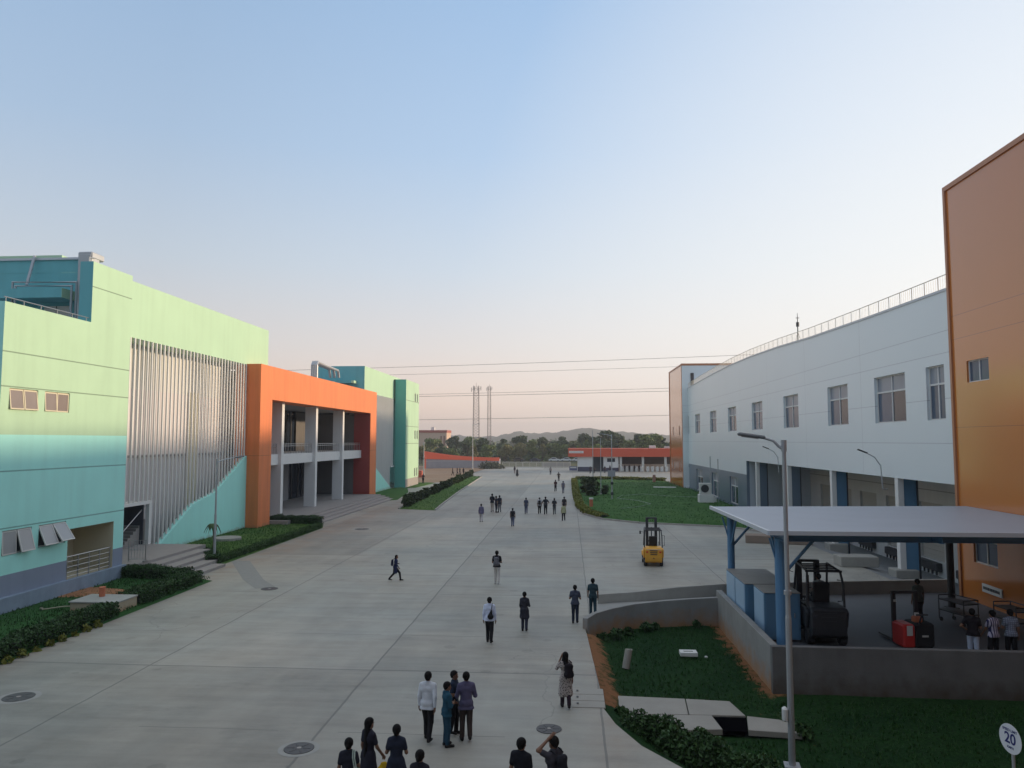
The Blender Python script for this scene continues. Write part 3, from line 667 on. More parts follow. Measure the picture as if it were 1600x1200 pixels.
B = MB(); B.tube([(-27.8, 45.7, 1.75), (-27.8, 48.2, 3.2)], .035, 6, m_steel); B.tube([(-27.8, 45.8, .8), (-27.8, 45.8, 1.8)], .03, 6, m_steel); P(B, 'handrail')
def teal_bottom(y):
    pts = [(48.4, .15), (53.6, 2.85), (54.6, 3.05), (57.2, 3.5), (57.6, 3.75), (63.5, 6.6)]
    if y < pts[0][0]: return .1
    for (a, b), (c, d) in zip(pts[:-1], pts[1:]):
        if a <= y <= c: return b+(d-b)*(y-a)/(c-a)
    return pts[-1][1]
B = MB(); n = 36
for i in range(n):
    y = 45.0+(63.2-45.0)*(i+.5)/n-.0
    z0 = 3.5 if y < 48.0 else max(.0, teal_bottom(y)-.0)
    B.box(-27.50, -27.40, y-.05, y+.05, z0, 13.98)
for i in range(9):
    y = 40.3+.51*i; B.box(-27.50, -27.40, y-.05, y+.05, 3.5, 13.98)
P(B, 'slat_screen', m_white)
B = MB(); st = [(48.45, 0), (63.45, 0), (63.45, 6.6)]
ys = [63.45-.5055*i for i in range(30)]
prev = None; top = []
for y in ys:
    z = teal_bottom(y-.25); top.append((y, z)); top.append((y-.5055, z))
poly = [(48.45, 0), (63.45, 0), (63.45, 6.6), (57.6, 3.75), (57.2, 3.5), (54.6, 3.05), (53.6, 2.85), (48.45, .15)]
B.prism(poly, 'x', -27.66, -27.28); P(B, 'teal_panel', m_tealb)
# orange portal
B = MB(); X0, X1 = -28.4, -26.2
B.box(X0, X1, 62.6, 65.2, 0, 11.1); B.box(X0, X1, 98.7, 101.8, 0, 11.1); B.box(X0, X1, 62.6, 101.8, 11.1, 14.05)
P(B, 'portal_frame', m_orange)
B = MB(); B.box(X0-.02, X1-.06, 98.66, 98.7, .45, 11.1); P(B, 'portal_lining', m_redband)
for y in (70.2, 79.9, 89.6):
    B = MB(); B.box(-28.3, -27.1, y-.3, y+.3, .45, 11.1); P(B, 'column', m_white)
B = MB(); B.box(-33.5, -27.4, 65.2, 98.7, 5.2, 6.2, m_white); B.box(-34, -28.4, 65.2, 98.7, 11.1, 11.4, m_grey); P(B, 'balcony_slab')
for z0 in (.45, 6.2):
    B = MB()
    B.box(-33.7, -33.5, 65.2, 98.7, z0, z0+4.75, g_dark)
    ya = 65.6; rng2 = random.Random(int(z0*10))
    while ya < 98:
        B.box(-33.49, -33.36, ya, ya+.1, z0, z0+4.7, m_dimw); ya += rng2.choice((1.5, 2.2, 3.1))
    B.box(-33.48, -33.3, 82.6 if z0 < 1 else 90.5, 88.4 if z0 < 1 else 98.6, z0, z0+4.72, m_grey if z0 < 1 else m_dimw)
    if z0 < 1:
        for yy in (83.6, 85.3): B.box(-33.29, -33.25, yy, yy+.7, z0+.1, z0+2.6, m_dark)
        B.box(-33.3, -31, 75.0, 75.15, z0, z0+4.7, m_dimw)
    else:
        B.box(-33.3, -32.6, 82.0, 82.25, z0, z0+2.8, m_cream); B.box(-32.3, -32.2, 71.5, 71.75, z0, z0+2.4, m_cream)
    B.box(-33.7, -28.4, 65.0, 65.19, z0, z0+4.75, m_inner); B.box(-33.7, -28.4, 98.71, 98.9, z0, z0+4.75, m_dimw)
    P(B, 'entrance_glazing')
B = MB(); yy = 65.3
for z in (6.95, 7.15): B.tube([(-27.55, 65.3, z), (-27.55, 98.6, z)], .03, 6)
while yy < 98.6: B.tube([(-27.55, yy, 6.2), (-27.55, yy, 7.15)], .022, 6); yy += .75
P(B, 'balcony_railing', m_steel)
# main roof behind the portal + roof plant
B = MB(); B.box(-45, -28.42, 67.3, 101.9, 11.5, 13.9, m_grey); P(B, 'main_roof')
B = MB()
for i, (x, dz) in enumerate(((-29.0, 0), (-29.6, .12), (-30.2, .2))):
    B.tube([(x, 85.0+i, 13.9), (x, 85.0+i, 16.2+dz), (x-.1, 85.6+i, 16.6+dz), (x-1.5, 93, 16.9+dz), (x-2, 99.5, 16.9+dz), (x-2, 100, 16.0)], .17, 8)
P(B, 'roof_duct', m_galv)
r3 = random.Random(3)
for y in (68.5, 69.8, 71.2, 73.5, 79, 81, 83, 85.5, 88.5, 90): B = MB(); B.cbox((-28.9+r3.uniform(-.1, .3), y, 14.25+r3.uniform(0, .15)), (.6, r3.uniform(.4, 1.1), .5), m=r3.choice((m_offw, m_galv, m_pot))); P(B, 'roof_equipment')
# far half
B = MB()
B.box(-34.8, -28.0, 102.0, 125.0, 14.15, 17.75, m_mintb)
B.quad((-34.8, 101.98, 13.9), (-28.0, 101.98, 13.9), (-28.0, 101.98, 17.75), (-34.8, 101.98, 17.75), m_teald)
P(B, 'upper_wall')
B = MB(); B.box(-34.5, -29.5, 100.6, 101.97, 15.3, 15.65, m_teald); B.box(-29.5, -29.1, 100.6, 101.97, 15.3, 15.65, m_mintb); P(B, 'door_canopy')
B = MB(); B.box(-31.5, -30.2, 101.9, 101.97, 13.9, 15.1); P(B, 'door', m_dark)
B = MB(); B.box(-30, -29.2, 101.8, 121, 0, 14.15, m_offw); B.box(-29.19, -29.1, 102, 120, 0, 6.4, m_grey); P(B, 'screen_back_wall')
B = MB(); n = 34
def tb2(y): return 0 if y > 117.5 else max(0, 5.6*(1-(y-101.8)/15.7))
for i in range(n):
    y = 101.9+(119.3-101.9)*(i+.5)/n; B.box(-28.1, -27.9, y-.05, y+.05, max(tb2(y), 0 if y < 117.5 else 3.4), 14.15)
P(B, 'slat_screen', m_white)
B = MB(); B.prism([(101.81, 0), (117.6, 0), (101.81, 5.75)], 'x', -28.14, -27.78); P(B, 'teal_panel', m_tealb)
B = MB(); B.box(-28.1, -27.85, 117.5, 119.9, 3.3, 3.5); P(B, 'door_frame', m_white)
B = MB(); wf = []
for z in (.9, 7.2, 13.7-1.0+.8):
    for y in (126.5, 128.3): wf.append((y, y+.9, z+.5, z+2.0))
wallX(B, -26.0, 119.6, 130.1, 0, 17.3, wf, .2, -1, M('mint_paint_far', MINT, .75, .05, .6, streak=.35, lines=[('Z', 14.0), ('Z', 9.8), ('Z', 7.0)], lw=.05), [(1.3, m_kerb)])
B.quad((-26.0, 119.6, 0), (-27.75, 119.6, 0), (-27.75, 119.6, 17.3), (-26.0, 119.6, 17.3), M('shaded_side_teal', (.12, .42, .36), .7, .05, .5))  # teal darkened on the face turned from the sun, shade in its colour
B.quad((-27.75, 119.6, 0), (-27.75, 125, 0), (-27.75, 125, 17.3), (-27.75, 119.6, 17.3), m_tealb)
B.quad((-26.0, 130.1, 0), (-45, 130.1, 0), (-45, 130.1, 17.3), (-26.0, 130.1, 17.3), m_tealb)
B.quad((-26.0, 119.6, 17.3), (-26, 130.1, 17.3), (-45, 130.1, 17.3), (-45, 119.6, 17.3), m_grey)
P(B, 'end_block')
for (a, b, c, d) in wf:
    f = MB(); frame_rect(f, -26.1, a, b, c, d, .07, .07, m_offw); o = P(f, 'window'); g = MB(); g.quad((-26.12, a, c), (-26.12, b, c), (-26.12, b, d), (-26.12, a, d)); g.build('pane', g_brown, o)
# body of the building behind its front (seen only between openings)
B = MB(); B.box(-45, -33.8, 39.9, 101.9, .0, 11.4, m_inner); B.box(-45, -30.05, 102, 119.5, 0, 14.1, m_inner); P(B, 'rear_volume')

# ================================================================== RIGHT BUILDING
RB = empty('warehouse_building', (22, 80, 0), label='long white panelled building with curved roofline between two orange corner towers', cat='building')
def Q(mb, name, mat=None, parent=RB, **k):
    o = mb.build(name, mat); o.parent = parent
    if parent is RB: o.location = (-22, -80, 0)
    return tag(o, **k)
def roofz(y):
    pts = [(36, 14.9), (38.7, 14.98), (50, 15.2), (60.5, 15.47), (70, 15.86), (80.5, 16.14), (90, 16.22), (100, 16.13), (110, 15.95), (127, 15.56), (136, 15.4)]
    for (a, b), (c, d) in zip(pts[:-1], pts[1:]):
        if a <= y <= c: t = (y-a)/(c-a); return b+(d-b)*t
    return 15
FX = 18.9
for _o in (m_orangep,): _b = _o.node_tree.nodes['Principled BSDF']; _b.inputs['Coat Weight'].default_value = .35; _b.inputs['Coat Roughness'].default_value = .12
up = [(39.45, 41.4), (43.9, 48.2), (52.7, 56.7), (63.8, 68.1), (75.4, 79.7), (87.0, 91.4), (98.5, 102.9), (110.6, 114.8), (120.6, 123.8)]
lo = [(86.9, 91.2), (97.6, 102.2), (109.2, 114.4), (121.0, 124.8)]
upz = (8.55, 11.35); loz = (.25, 3.3)
B = MB()
hol = [(a, b, *upz) for a, b in up]+[(a, b, *loz) for a, b in lo]+[(38.75, 82.6, -2.2, 5.33, .35)]
wallX(B, FX, 36.0, 127.5, -.3, 14.8, hol, .32, 1, m_wpanel, [(3.85, m_gpanel)], None)
ys = [36+1.5*i for i in range(62)]
for a, b in zip(ys[:-1], ys[1:]): B.quad((FX, a, 14.8), (FX, b, 14.8), (FX, b, roofz(b)), (FX, a, roofz(a)), m_wpanel)
Q(B, 'front_wall')
B = MB()
for a, b in zip(ys[:-1], ys[1:]):
    B.add([(FX-.05, a, roofz(a)), (FX+.3, a, roofz(a)), (FX+.3, b, roofz(b)), (FX-.05, b, roofz(b)), (FX-.05, a, roofz(a)+.12), (FX+.3, a, roofz(a)+.12), (FX+.3, b, roofz(b)+.12), (FX-.05, b, roofz(b)+.12)],
          [(0, 1, 2, 3), (4, 5, 6, 7), (0, 3, 7, 4), (1, 2, 6, 5)])
Q(B, 'roof_edge', m_fascia)
B = MB()
for a, b in zip(ys[:-1], ys[1:]): B.quad((FX+.28, a, roofz(a)-.05), (FX+.28, b, roofz(b)-.05), (60, b, roofz(b)-.6), (60, a, roofz(a)-.6))
B.quad((60, 36, -.1), (60, 127.5, -.1), (60, 127.5, 14.4), (60, 36, 14.4))
Q(B, 'roof', m_roofsh)
# roof railing
B = MB(); y = 37.0; lt = lb = None
while y < 127:
    z = roofz(y)+.1; B.tube([(FX+.15, y, z), (FX+.15, y, z+.78)], .022, 5)
    for k in range(1, 6):
        yy = y+k*.25; B.tube([(FX+.15, yy, roofz(yy)+.1), (FX+.15, yy, roofz(yy)+.84)], .008, 4)
    y += 1.5
for dz in (.88, .18): B.tube([(FX+.15, yy, roofz(yy)+dz) for yy in np.arange(37, 127.6, 1.5)], .026, 5)
Q(B, 'roof_railing', M('pale_railing', (.70, .64, .52), .5, .05, 2))
def twin_window(parent, a, b, c, d, X, q, opened=0):
    f = MB(); x = X+.2; t = .07
    frame_rect(f, x, a, b, c, d, t, .08, m_white); zt = c+(d-c)*.66; ym = (a+b)/2
    f.box(x-.04, x+.04, a+t, b-t, zt-.05, zt+.05, m_white); f.box(x-.035, x+.035, ym-.05, ym+.05, zt+.05, d-t, m_white)
    for yy in (a+(b-a)*.5,): f.box(x-.035, x+.035, yy-.05, yy+.05, c+t, zt-.05, m_white)
    f.box(x-.16, x-.05, a-.02, b+.02, c-.06, c, m_white)
    w_ = Q(f, 'window', None)
    g = MB(); g.quad((x+.01, a+.03, zt), (x+.01, b-.03, zt), (x+.01, b-.03, d-.03), (x+.01, a+.03, d-.03), g_top)
    g.quad((x+.01, ym, c+.03), (x+.01, b-.03, c+.03), (x+.01, b-.03, zt), (x+.01, ym, zt), g_grey)
    g.quad((x+.01, a+.03, c+.03), (x+.01, ym, c+.03), (x+.01, ym, zt), (x+.01, a+.03, zt), g_dark if opened % 2 == 0 else g_grey)
    g.build('pane', None, w_); return w_
for i, (a, b) in enumerate(up): twin_window(RB, a, b, *upz, FX, 0, (1, 0, 0, 1, 1, 0, 1, 0, 1)[i])
for i, (a, b) in enumerate(lo): twin_window(RB, a, b, *loz, FX, 0, i)
# loading dock recess
B = MB(); DX = 25.5; dz0 = -2.0
doors = [(48.8, 52.3), (54.2, 57.8), (59.9, 63.5), (65.4, 69.0), (71.0, 74.2), (76.2, 79.4)]
dockm = M('dock_wall_panel', (.60, .61, .60), .7, .06, .5, streak=.3, lines=[('Z', 4.0)], lw=.03)
wallX(B, DX, 38.75, 82.6, -2.3, 5.6, [(a, b, -.85, 3.1, .3) for a, b in doors], .3, 1, dockm)
B.quad((FX+.3, 82.58, -2.3), (DX, 82.58, -2.3), (DX, 82.58, 5.6), (FX+.3, 82.58, 5.6), M('dock_return_wall', (.50, .55, .60), .6, .05, .5))
B.quad((FX+.3, 38.76, -2.3), (DX, 38.76, -2.3), (DX, 38.76, 5.6), (FX+.3, 38.76, 5.6), dockm)
B.box(FX+.05, DX+.3, 38.7, 82.6, 5.37, 5.7, m_offw)
Q(B, 'dock_wall')
for a, b in doors:
    B = MB(); n = 12
    for k in range(n): B.box(DX+.2-.012*(k % 2), DX+.28, a, b, -.85+3.95*k/n, -.85+3.95*(k+1)/n-.015)
    o = Q(B, 'shutter_door', m_shutter)
    B = MB(); B.cbox((DX-.2, (a+b)/2, -1.2), (.42, 2.9, .55), m=m_dark, ch=.04)
    for k in range(5): B.box(DX-.35, DX-.25, (a+b)/2-1.2+.6*k-.06, (a+b)/2-1.2+.6*k+.06, -1.75, -1.45, m_dark)
    Q(B, 'dock_leveller')
for i, y in enumerate((45.6, 56.6, 67.6, 78.6)):
    B = MB(); B.box(FX+.02, FX+.34, y-.22, y+.22, -.7, 5.36, m_white); B.box(FX+.34, FX+1.05, y-.16, y+.16, -.8, 5.36, m_bluecab if i < 2 else m_gpanel); B.box(FX+1.05, FX+1.13, y-.24, y+.24, -.8, 5.36, m_dark)
    Q(B, 'column')
    B = MB(); B.cbox((FX+.25, y, -.35), (1.3, 1.1, 1.0), m=m_conc, ch=.04); Q(B, 'column_footing')
# wall lamps above the dock columns
for y in (46.6, 68.8):
    B = MB(); pts = [(FX-.05, y, 4.6), (FX-.35, y, 4.65), (FX-.38, y, 5.2), (FX-.42, y+.0, 6.0), (FX-.75, y, 6.5), (FX-1.2, y, 6.75)]
    B.tube(pts, .035, 6, m_galv); B.cbox((FX-1.45, y, 6.86), (.55, .22, .07), rot=Matrix.Rotation(R(22), 3, 'Y'), m=m_dark); Q(B, 'wall_lamp')
# near tower
def tower(y0, y1, z1, wins, side_holes=()):
    B = MB(); X = 18.0
    wallX(B, X, y0, y1, -.6, z1, [(a, b, c, d) for a, b, c, d in wins], .22, 1, m_orangep)
    B.quad((X, y1, -.6), (X+13, y1, -.6), (X+13, y1, z1), (X, y1, z1), m_orangep)
    B.quad((X+.02, y0, -.6), (X+13, y0, -.6), (X+13, y0, z1), (X+.02, y0, z1), m_wpanel)
    B.quad((X, y0, z1), (X, y1, z1), (X+13, y1, z1), (X+13, y0, z1), m_roofsh)
    t = Q(B, 'corner_tower', None)
    E = MB(); E.box(X-.08, X-.001, y0, y1+.06, z1-.16, z1+.06); E.box(X-.08, X-.001, y1-.13, y1+.06, -.6, z1-.16); E.box(X-.06, X+13, y0-.06, y0-.001, z1-.2, z1+.12) ; E.box(X-.06, X-.001, y0, y0+.13, -.6, z1-.16)
    E.build('edge_trim', M('orange_trim', (.45, .19, .09), .4, .05, 1), t)
    for a, b, c, d in wins:
        f = MB(); frame_rect(f, X+.12, a, b, c, d, .05, .06, m_white); f.box(X+.09, X+.15, (a+b)/2-.03, (a+b)/2+.03, c+.05, d-.05, m_white)
        wdw = f.build('window', None, t)
        g = MB(); g.quad((X+.13, a, c), (X+.13, b, c), (X+.13, b, d), (X+.13, a, d)); g.build('pane', g_grey, wdw)
    return t
tower(-14, 36.8, 19.5, [(33.7, 35.5, 10.1, 11.08), (33.7, 35.6, 2.1, 3.15)])
tower(121.5, 136.2, 19.6, [(124.2, 125.2, 8.3, 9.8), (131.6, 132.6, 8.3, 9.8), (124.2, 125.2, 2.6, 3.9), (131.6, 132.6, 2.6, 3.9)])
B = MB(); B.box(19.4, 19.9, 121.38, 121.47, 16.2, 18.2); Q(B, 'tower_window', g_dark)
# small plaque on the near tower
B = MB(); B.box(17.93, 17.98, 33.4, 34.9, .95, 1.3, m_white)
x = 33.55; r4 = random.Random(4)
while x < 34.75:
    wd = r4.uniform(.04, .1); B.box(17.92, 17.929, x, x+wd, 1.07, 1.19, m_dark); x += wd+.035
Q(B, 'wall_plaque')
# roof mast
B = MB(); B.tube([(21, 70.4, 15.7), (21, 70.4, 18.2), (21, 70.4, 19.15)], [.06, .045, .02], 6); B.tube([(21, 70.4, 17.9), (21, 70.4, 18.3)], .14, 6); B.tube([(20.85, 70.4, 18.7), (21.15, 70.4, 18.7)], .03, 5)
for a in (0, 2.1, 4.2): B.tube([(21+.5*math.cos(a), 70.4+.5*math.sin(a), 15.9), (21, 70.4, 17.4)], .018, 5)
Q(B, 'roof_mast', m_dark)
# unseen building behind the camera, added and raised to darken the foreground
RBK = empty('rear_shade_building', (-5, -6, 0), label='plain unseen block added behind the viewpoint to shade the foreground', cat='building')
B = MB(); B.box(-40, 17.9, -14, -3.0, -.1, 22, m_grey); B.build('wall', None, RBK, loc=(5, 6, 0))

# ================================================================== SITE FURNITURE
def inbox(n, a, b): return np.stack([nr.uniform(a[i], b[i], n) for i in range(3)], 1)
def hedge(line, w_, h, label, mat=l_hedge, dens=520, size=.085, cat='hedge', base=.05, group=None):
    """clipped hedge along a polyline: a twiggy core and leaf clumps over an uneven surface"""
    P_ = []
    core = MB()
    for (a, b) in zip(line[:-1], line[1:]):
        A = np.array(a, float); Bv = np.array(b, float); d = Bv-A; L = np.linalg.norm(d); d /= L; n = np.array([-d[1], d[0]])
        N = int(L*dens*(w_+2*h)*(1.5 if size < .1 else 1.0))
        t = nr.uniform(-.12, L+.12, N); side = nr.uniform(0, 1, N); per = w_+2*h
        q = side*per
        off = np.where(q < h, -w_/2, np.where(q > h+w_, w_/2, q-h-w_/2)); z = np.where(q < h, q, np.where(q > h+w_, per-q, h))
        jit = nr.normal(0, .035, (N, 3)); bump = np.array([.10*nz(A[0]+d[0]*tt, A[1]+d[1]*tt, 1.3, 2)+.05*nz(A[0]+d[0]*tt+o_*2, A[1]+d[1]*tt, 3.5, 7) for tt, o_ in zip(t, off)])
        pts = np.stack([A[0]+d[0]*t+n[0]*off*(1+bump*1.6), A[1]+d[1]*t+n[1]*off*(1+bump*1.6), base+z*(1+bump*1.8)], 1)+jit
        P_.append(pts)
        c = [(A[0]-n[0]*w_*.4, A[1]-n[1]*w_*.4), (A[0]+n[0]*w_*.4, A[1]+n[1]*w_*.4), (Bv[0]+n[0]*w_*.4, Bv[1]+n[1]*w_*.4), (Bv[0]-n[0]*w_*.4, Bv[1]-n[1]*w_*.4)]
        core.prism(c, 'z', base-.05, base+h*.86)
    V, F = leaves(np.concatenate(P_), size*(.72 if size < .1 else 1), aspect=1.5)
    o = npmesh('hedge', V, F, mat); tag(o, label, cat, group)
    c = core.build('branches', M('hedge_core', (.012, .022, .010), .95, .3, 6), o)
    return o
hedge([(-19.6, 19.5), (-19.6, 31.4)], .85, .5, 'dark clipped hedge along the near left lawn before the masonry box', dens=420)
hedge([(-19.8, 33.4), (-19.8, 38.9)], 1.1, .56, 'dark clipped hedge between masonry box and stone steps', dens=420)
hedge([(-20.3, 39.4), (-23.9, 39.9)], .95, .62, 'short dark hedge against the left wing beside the stone steps', dens=420)
hedge([(-27.2, 48.9), (-24.4, 48.7), (-23.3, 48.0), (-22.2, 46.2), (-21.5, 44.9)], .7, .42, 'low hedge stepping down beside the stone steps at the lamp post', dens=420)
hedge([(-21.4, 45.0), (-21.35, 55), (-21.4, 64.0)], .5, .34, 'low ragged hedge edging the lawn below the teal wall', dens=420, mat=leafmat('border_leaf', (.02, .06, .015), (.07, .13, .035)))
hedge([(-26.6, 66.4), (-24.2, 66.3), (-21.9, 66.0)], .8, .72, 'dark hedge at the foot of the orange portal leg', dens=380)
hedge([(.98, 143.6), (.98, 125), (1.02, 103), (1.25, 86), (1.9, 78.3), (3.4, 73.8)], .8, .34, 'pale yellow-green border hedge curving along the round lawn edge', mat=l_yel, dens=70, size=.17)
hedge([(1.4, 143.9), (9, 143.6), (17.4, 140)], 1.6, .55, 'yellow-green border hedge across the far end of the right lawn', mat=l_yel, dens=45, size=.24)

def plantmesh(n, rx, rz, size, seed, taper=.35):
    global nr
    st = nr; nr = np.random.RandomState(seed)
    t = nr.uniform(0, 1, n)**.8; a = nr.uniform(0, 2*np.pi, n); r = rx*np.sqrt(nr.uniform(.15, 1, n))*(1-taper*np.abs(t-.45)*1.6)
    ang = a; lump = 1+.25*np.sin(3*a+seed)+.2*np.sin(7*t*3+seed)
    P_ = np.stack([r*lump*np.cos(a), r*lump*np.sin(a), t*rz], 1)
    V, F = leaves(P_, size); nr = st
    return V, F
ORD = ['first', 'second', 'third', 'fourth', 'fifth', 'sixth', 'seventh', 'eighth', 'ninth', 'tenth', 'eleventh', 'twelfth', 'thirteenth', 'fourteenth', 'fifteenth', 'sixteenth', 'seventeenth', 'eighteenth', 'nineteenth', 'twentieth', 'twenty-first', 'twenty-second', 'twenty-third', 'last']
# row of shrubs on the strip
shr = [npmesh('foliage', *plantmesh(260, .42, 1.2, .19, 11+i), leafmat('shrub_leaf', (.018, .035, .012), (.07, .09, .025))).data for i in range(4)]
for o in [q for q in COL.objects if q.name.startswith('foliage')]: bpy.data.objects.remove(o)
stemb = MB(); stemb.tube([(0, 0, 0), (.02, 0, .5), (0, .02, 1.0)], .025, 5); stem_me = stemb.build('stem', m_wood); sm_ = stem_me.data; bpy.data.objects.remove(stem_me)
def shrub(x, y, s, i, label, group=None, mat=None):
    r = empty('shrub', (x, y, .08), rng.uniform(0, 6), label=label, cat='shrub', group=group)
    for me, n in ((shr[i % 4], 'foliage'), (sm_, 'stem')):
        o = bpy.data.objects.new(n, me); COL.objects.link(o); o.parent = r; o.scale = (s, s, s)
    return r
N = 24
for i in range(N):
    t = i/(N-1); y = 84.0+72*t**1.25; x = -18.2-(y-84)*.0262+rng.uniform(-.12, .12)
    lab = 'leafy shrub on the grass strip, %s in the row counted from the near end' % ORD[i]
    shrub(x, y, rng.uniform(.85, 1.15), i, lab, 'shrubs in a row along the grass strip')
shrub(2.9, 100.5, 2.1, 1, 'big dark bush behind the border hedge of the right lawn'); shrub(2.4, 107, 1.9, 2, 'second dark bush farther back at the corner of the right lawn')
shrub(4.9, 104, 1.1, 3, 'small round bush on right lawn near the lamp posts')
# near right bush masses
def bush(name, pts, n, rx, h, size, label, mat=l_hedge, cat='bush', base=-.35):
    A = []
    for (x, y, s) in pts:
        u = nr.normal(size=(int(n*s), 3)); u /= np.linalg.norm(u, axis=1)[:, None]; u[:, 2] = np.abs(u[:, 2])
        r = nr.uniform(.55, 1.12, len(u))[:, None]; q = u*r*np.array([rx*s, rx*s, h*s]); A.append(q+np.array([x, y, base]))
    V, F = leaves(np.concatenate(A), size, aspect=2.2); o = npmesh(name, V, F, mat); return tag(o, label, cat)
bush('bush', [(1.75+.42*i+rng.uniform(-.15, .15), 20.9-.52*i+rng.uniform(-.3, .3), rng.uniform(.7, 1.15)) for i in range(8)]+[(2.6, 20.6, .9), (3.3, 20.2, .7), (1.55, 21.4, .5), (1.45, 22.2, .45)], 1100, .52, .66, .058, 'dark straggling bush at the near corner of the sunken lawn')
bush('bush', [(6.2, 21.4, .5), (6.0, 22.3, .4)], 500, .5, .5, .08, 'small dark weeds behind the tall lamp post')
bush('bush', [(1.3, 30.6, .5), (1.9, 31.3, .55), (2.4, 31.9, .4), (3.2, 32.6, .45), (3.6, 32.9, .3), (5.4, 33.4, .3)], 500, .5, .5, .08, 'weeds growing under the low curved concrete wall')
bush('bush', [(-18.95, 22+.7*i, rng.uniform(.35, .6)) for i in range(12)], 120, .3, .45, .07, 'thin pale weeds at the foot of the near left hedge', mat=l_yel, base=.0)
# grass tufts
def tufts(name, test, x0, x1, y0, y1, n, h, zf, mat, label=None):
    xs = nr.uniform(x0, x1, n); ys = nr.uniform(y0, y1, n); V = []; k = 0
    for x, y in zip(xs, ys):
        if not test(x, y): continue
        z = zf(x, y)
        for _ in range(3):
            a = rng.uniform(0, 6.28); hh = h*rng.uniform(.5, 1.4); l = rng.uniform(.2, .7)*hh; wv = .012+.25*h*.3
            dx, dy = math.cos(a), math.sin(a); V += [(x-dy*wv, y+dx*wv, z-.02), (x+dy*wv, y-dx*wv, z-.02), (x+dx*l+rng.uniform(-.02, .02), y+dy*l, z+hh)]
    V = np.array(V); o = npmesh(name, V, np.arange(len(V)).reshape(-1, 3), mat); return tag(o, kind='stuff')
def zA(x, y):
    t = min(1, dist((x, y), edgeR)/1.1); return -.05-.42*t*t*(3-2*t)+.05*nz(x, y, .8)
slab = [(1.35, 23.85), (5.45, 23.55), (6.1, 21.9), (6.1, 21.0), (1.35, 21.15)]
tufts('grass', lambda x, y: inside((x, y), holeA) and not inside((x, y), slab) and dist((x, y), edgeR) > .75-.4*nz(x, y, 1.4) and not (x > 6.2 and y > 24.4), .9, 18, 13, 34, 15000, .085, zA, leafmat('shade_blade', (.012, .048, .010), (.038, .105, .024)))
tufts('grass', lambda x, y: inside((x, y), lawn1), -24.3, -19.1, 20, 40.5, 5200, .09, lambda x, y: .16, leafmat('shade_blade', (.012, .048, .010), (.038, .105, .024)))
tufts('grass', lambda x, y: inside((x, y), lawn2), -27.9, -21, 44.3, 66.4, 5000, .10, lambda x, y: .14, g_blade)
tufts('grass', lambda x, y: inside((x, y), strip), -21.2, -14.2, 81, 158, 4000, .13, lambda x, y: .1, g_blade)
tufts('grass', lambda x, y: inside((x, y), lawnR), .8, 18.8, 62, 145, 9000, .14, lambda x, y: .2, leafmat('mid_blade', (.022, .075, .018), (.06, .135, .035)))

# masonry boxes, manholes, slabs
m_brickd = M('soil_stained_block', (.36, .31, .22), .95, .2, 2.2, bump=.5, dirt=(.0, .32, (.36, .17, .07)))
def block(name, c, size, label, cat='masonry box'):
    r = MB(); r.cbox((c[0], c[1], c[2]), size, m=m_brickd, ch=.02); o = r.build(name, None)
    t = MB(); t.cbox((c[0]-.02, c[1], c[2]+size[2]/2+.035), (size[0]+.08, size[1]+.08, .07), ch=.015); tt = t.build('cover_slab', M('slab_top', (.33, .33, .31), .9, .15, 3, bump=.3)); tt.parent = o
    return tag(o, label, cat)
block('masonry_box', (-20.4, 32.4, .27), (2.1, 1.55, .5), 'stained block inspection box at the lawn edge with a clay pot on top')
block('masonry_box', (-24.0+.5, 28.9, .35), (1.0, 1.2, .5), 'small stained block box at the far left edge of the picture')
B = MB(); B.tube([(-20.7, 32.7, .58), (-20.7, 32.7, .60), (-20.7, 32.7, .95), (-20.7, 32.7, 1.0), (-20.7, 32.7, 1.01)], [.1, .12, .13, .15, .13], 12); tag(B.build('clay_pipe', m_pot), 'short red clay pipe standing on the masonry box', 'pipe')
B = MB(); B.tube([(-22.6, 31.5, .25), (-22.0, 32.0, .28), (-21.2, 32.5, .24), (-20.9, 32.3, .22)], .03, 5); B.tube([(-22.9, 31.8, .22), (-22.6, 31.5, .3)], .05, 5); tag(B.build('hose', M('pale_hose', (.35, .33, .24), .7, .1, 4)), 'pale hose lying on the lawn by masonry box', 'hose')
def manhole(x, y, r, label, ring=True):
    B = MB(); n = 28
    B.tube([(x, y, .004), (x, y, .016), (x, y, .018)], [r, r, r*.97], n, m_iron)
    for k in range(6):
        a = k*math.pi/3; B.cbox((x+math.cos(a)*r*.55, y+math.sin(a)*r*.55, .021), (r*.5, .05, .008), rot=Matrix.Rotation(a, 3, 'Z'), m=m_iron)
    B.tube([(x, y, .017), (x, y, .026)], r*.16, 10, m_kerb)
    o = B.build('manhole_cover', None)
    if ring:
        q = MB(); N_ = 32
        for k in range(N_):
            a, b = 2*math.pi*k/N_, 2*math.pi*(k+1)/N_; r0, r1 = r*1.03, r*1.4
            q.quad((x+r0*math.cos(a), y+r0*math.sin(a), .008), (x+r1*math.cos(a), y+r1*math.sin(a), .005), (x+r1*math.cos(b), y+r1*math.sin(b), .005), (x+r0*math.cos(b), y+r0*math.sin(b), .008))
        qq = q.build('concrete_collar', M('collar_concrete', (.31, .31, .29), .85, .15, 4)); qq.parent = o
    return tag(o, label, 'manhole', 'round manhole covers in the yard')
manhole(-16.1, 21.6, .42, 'round iron manhole cover with pale collar at the lower left')
manhole(-6.6, 18.6, .36, 'round iron manhole cover left of the foreground women')
manhole(-.55, 20.3, .33, 'round iron manhole cover just behind the man holding his head', False)
manhole(-15.15, 37.9, .42, 'round iron manhole cover in mid yard beside the dark patch', False)
manhole(-17.5, 63.6, .6, 'small distant manhole cover in front of the portal steps')
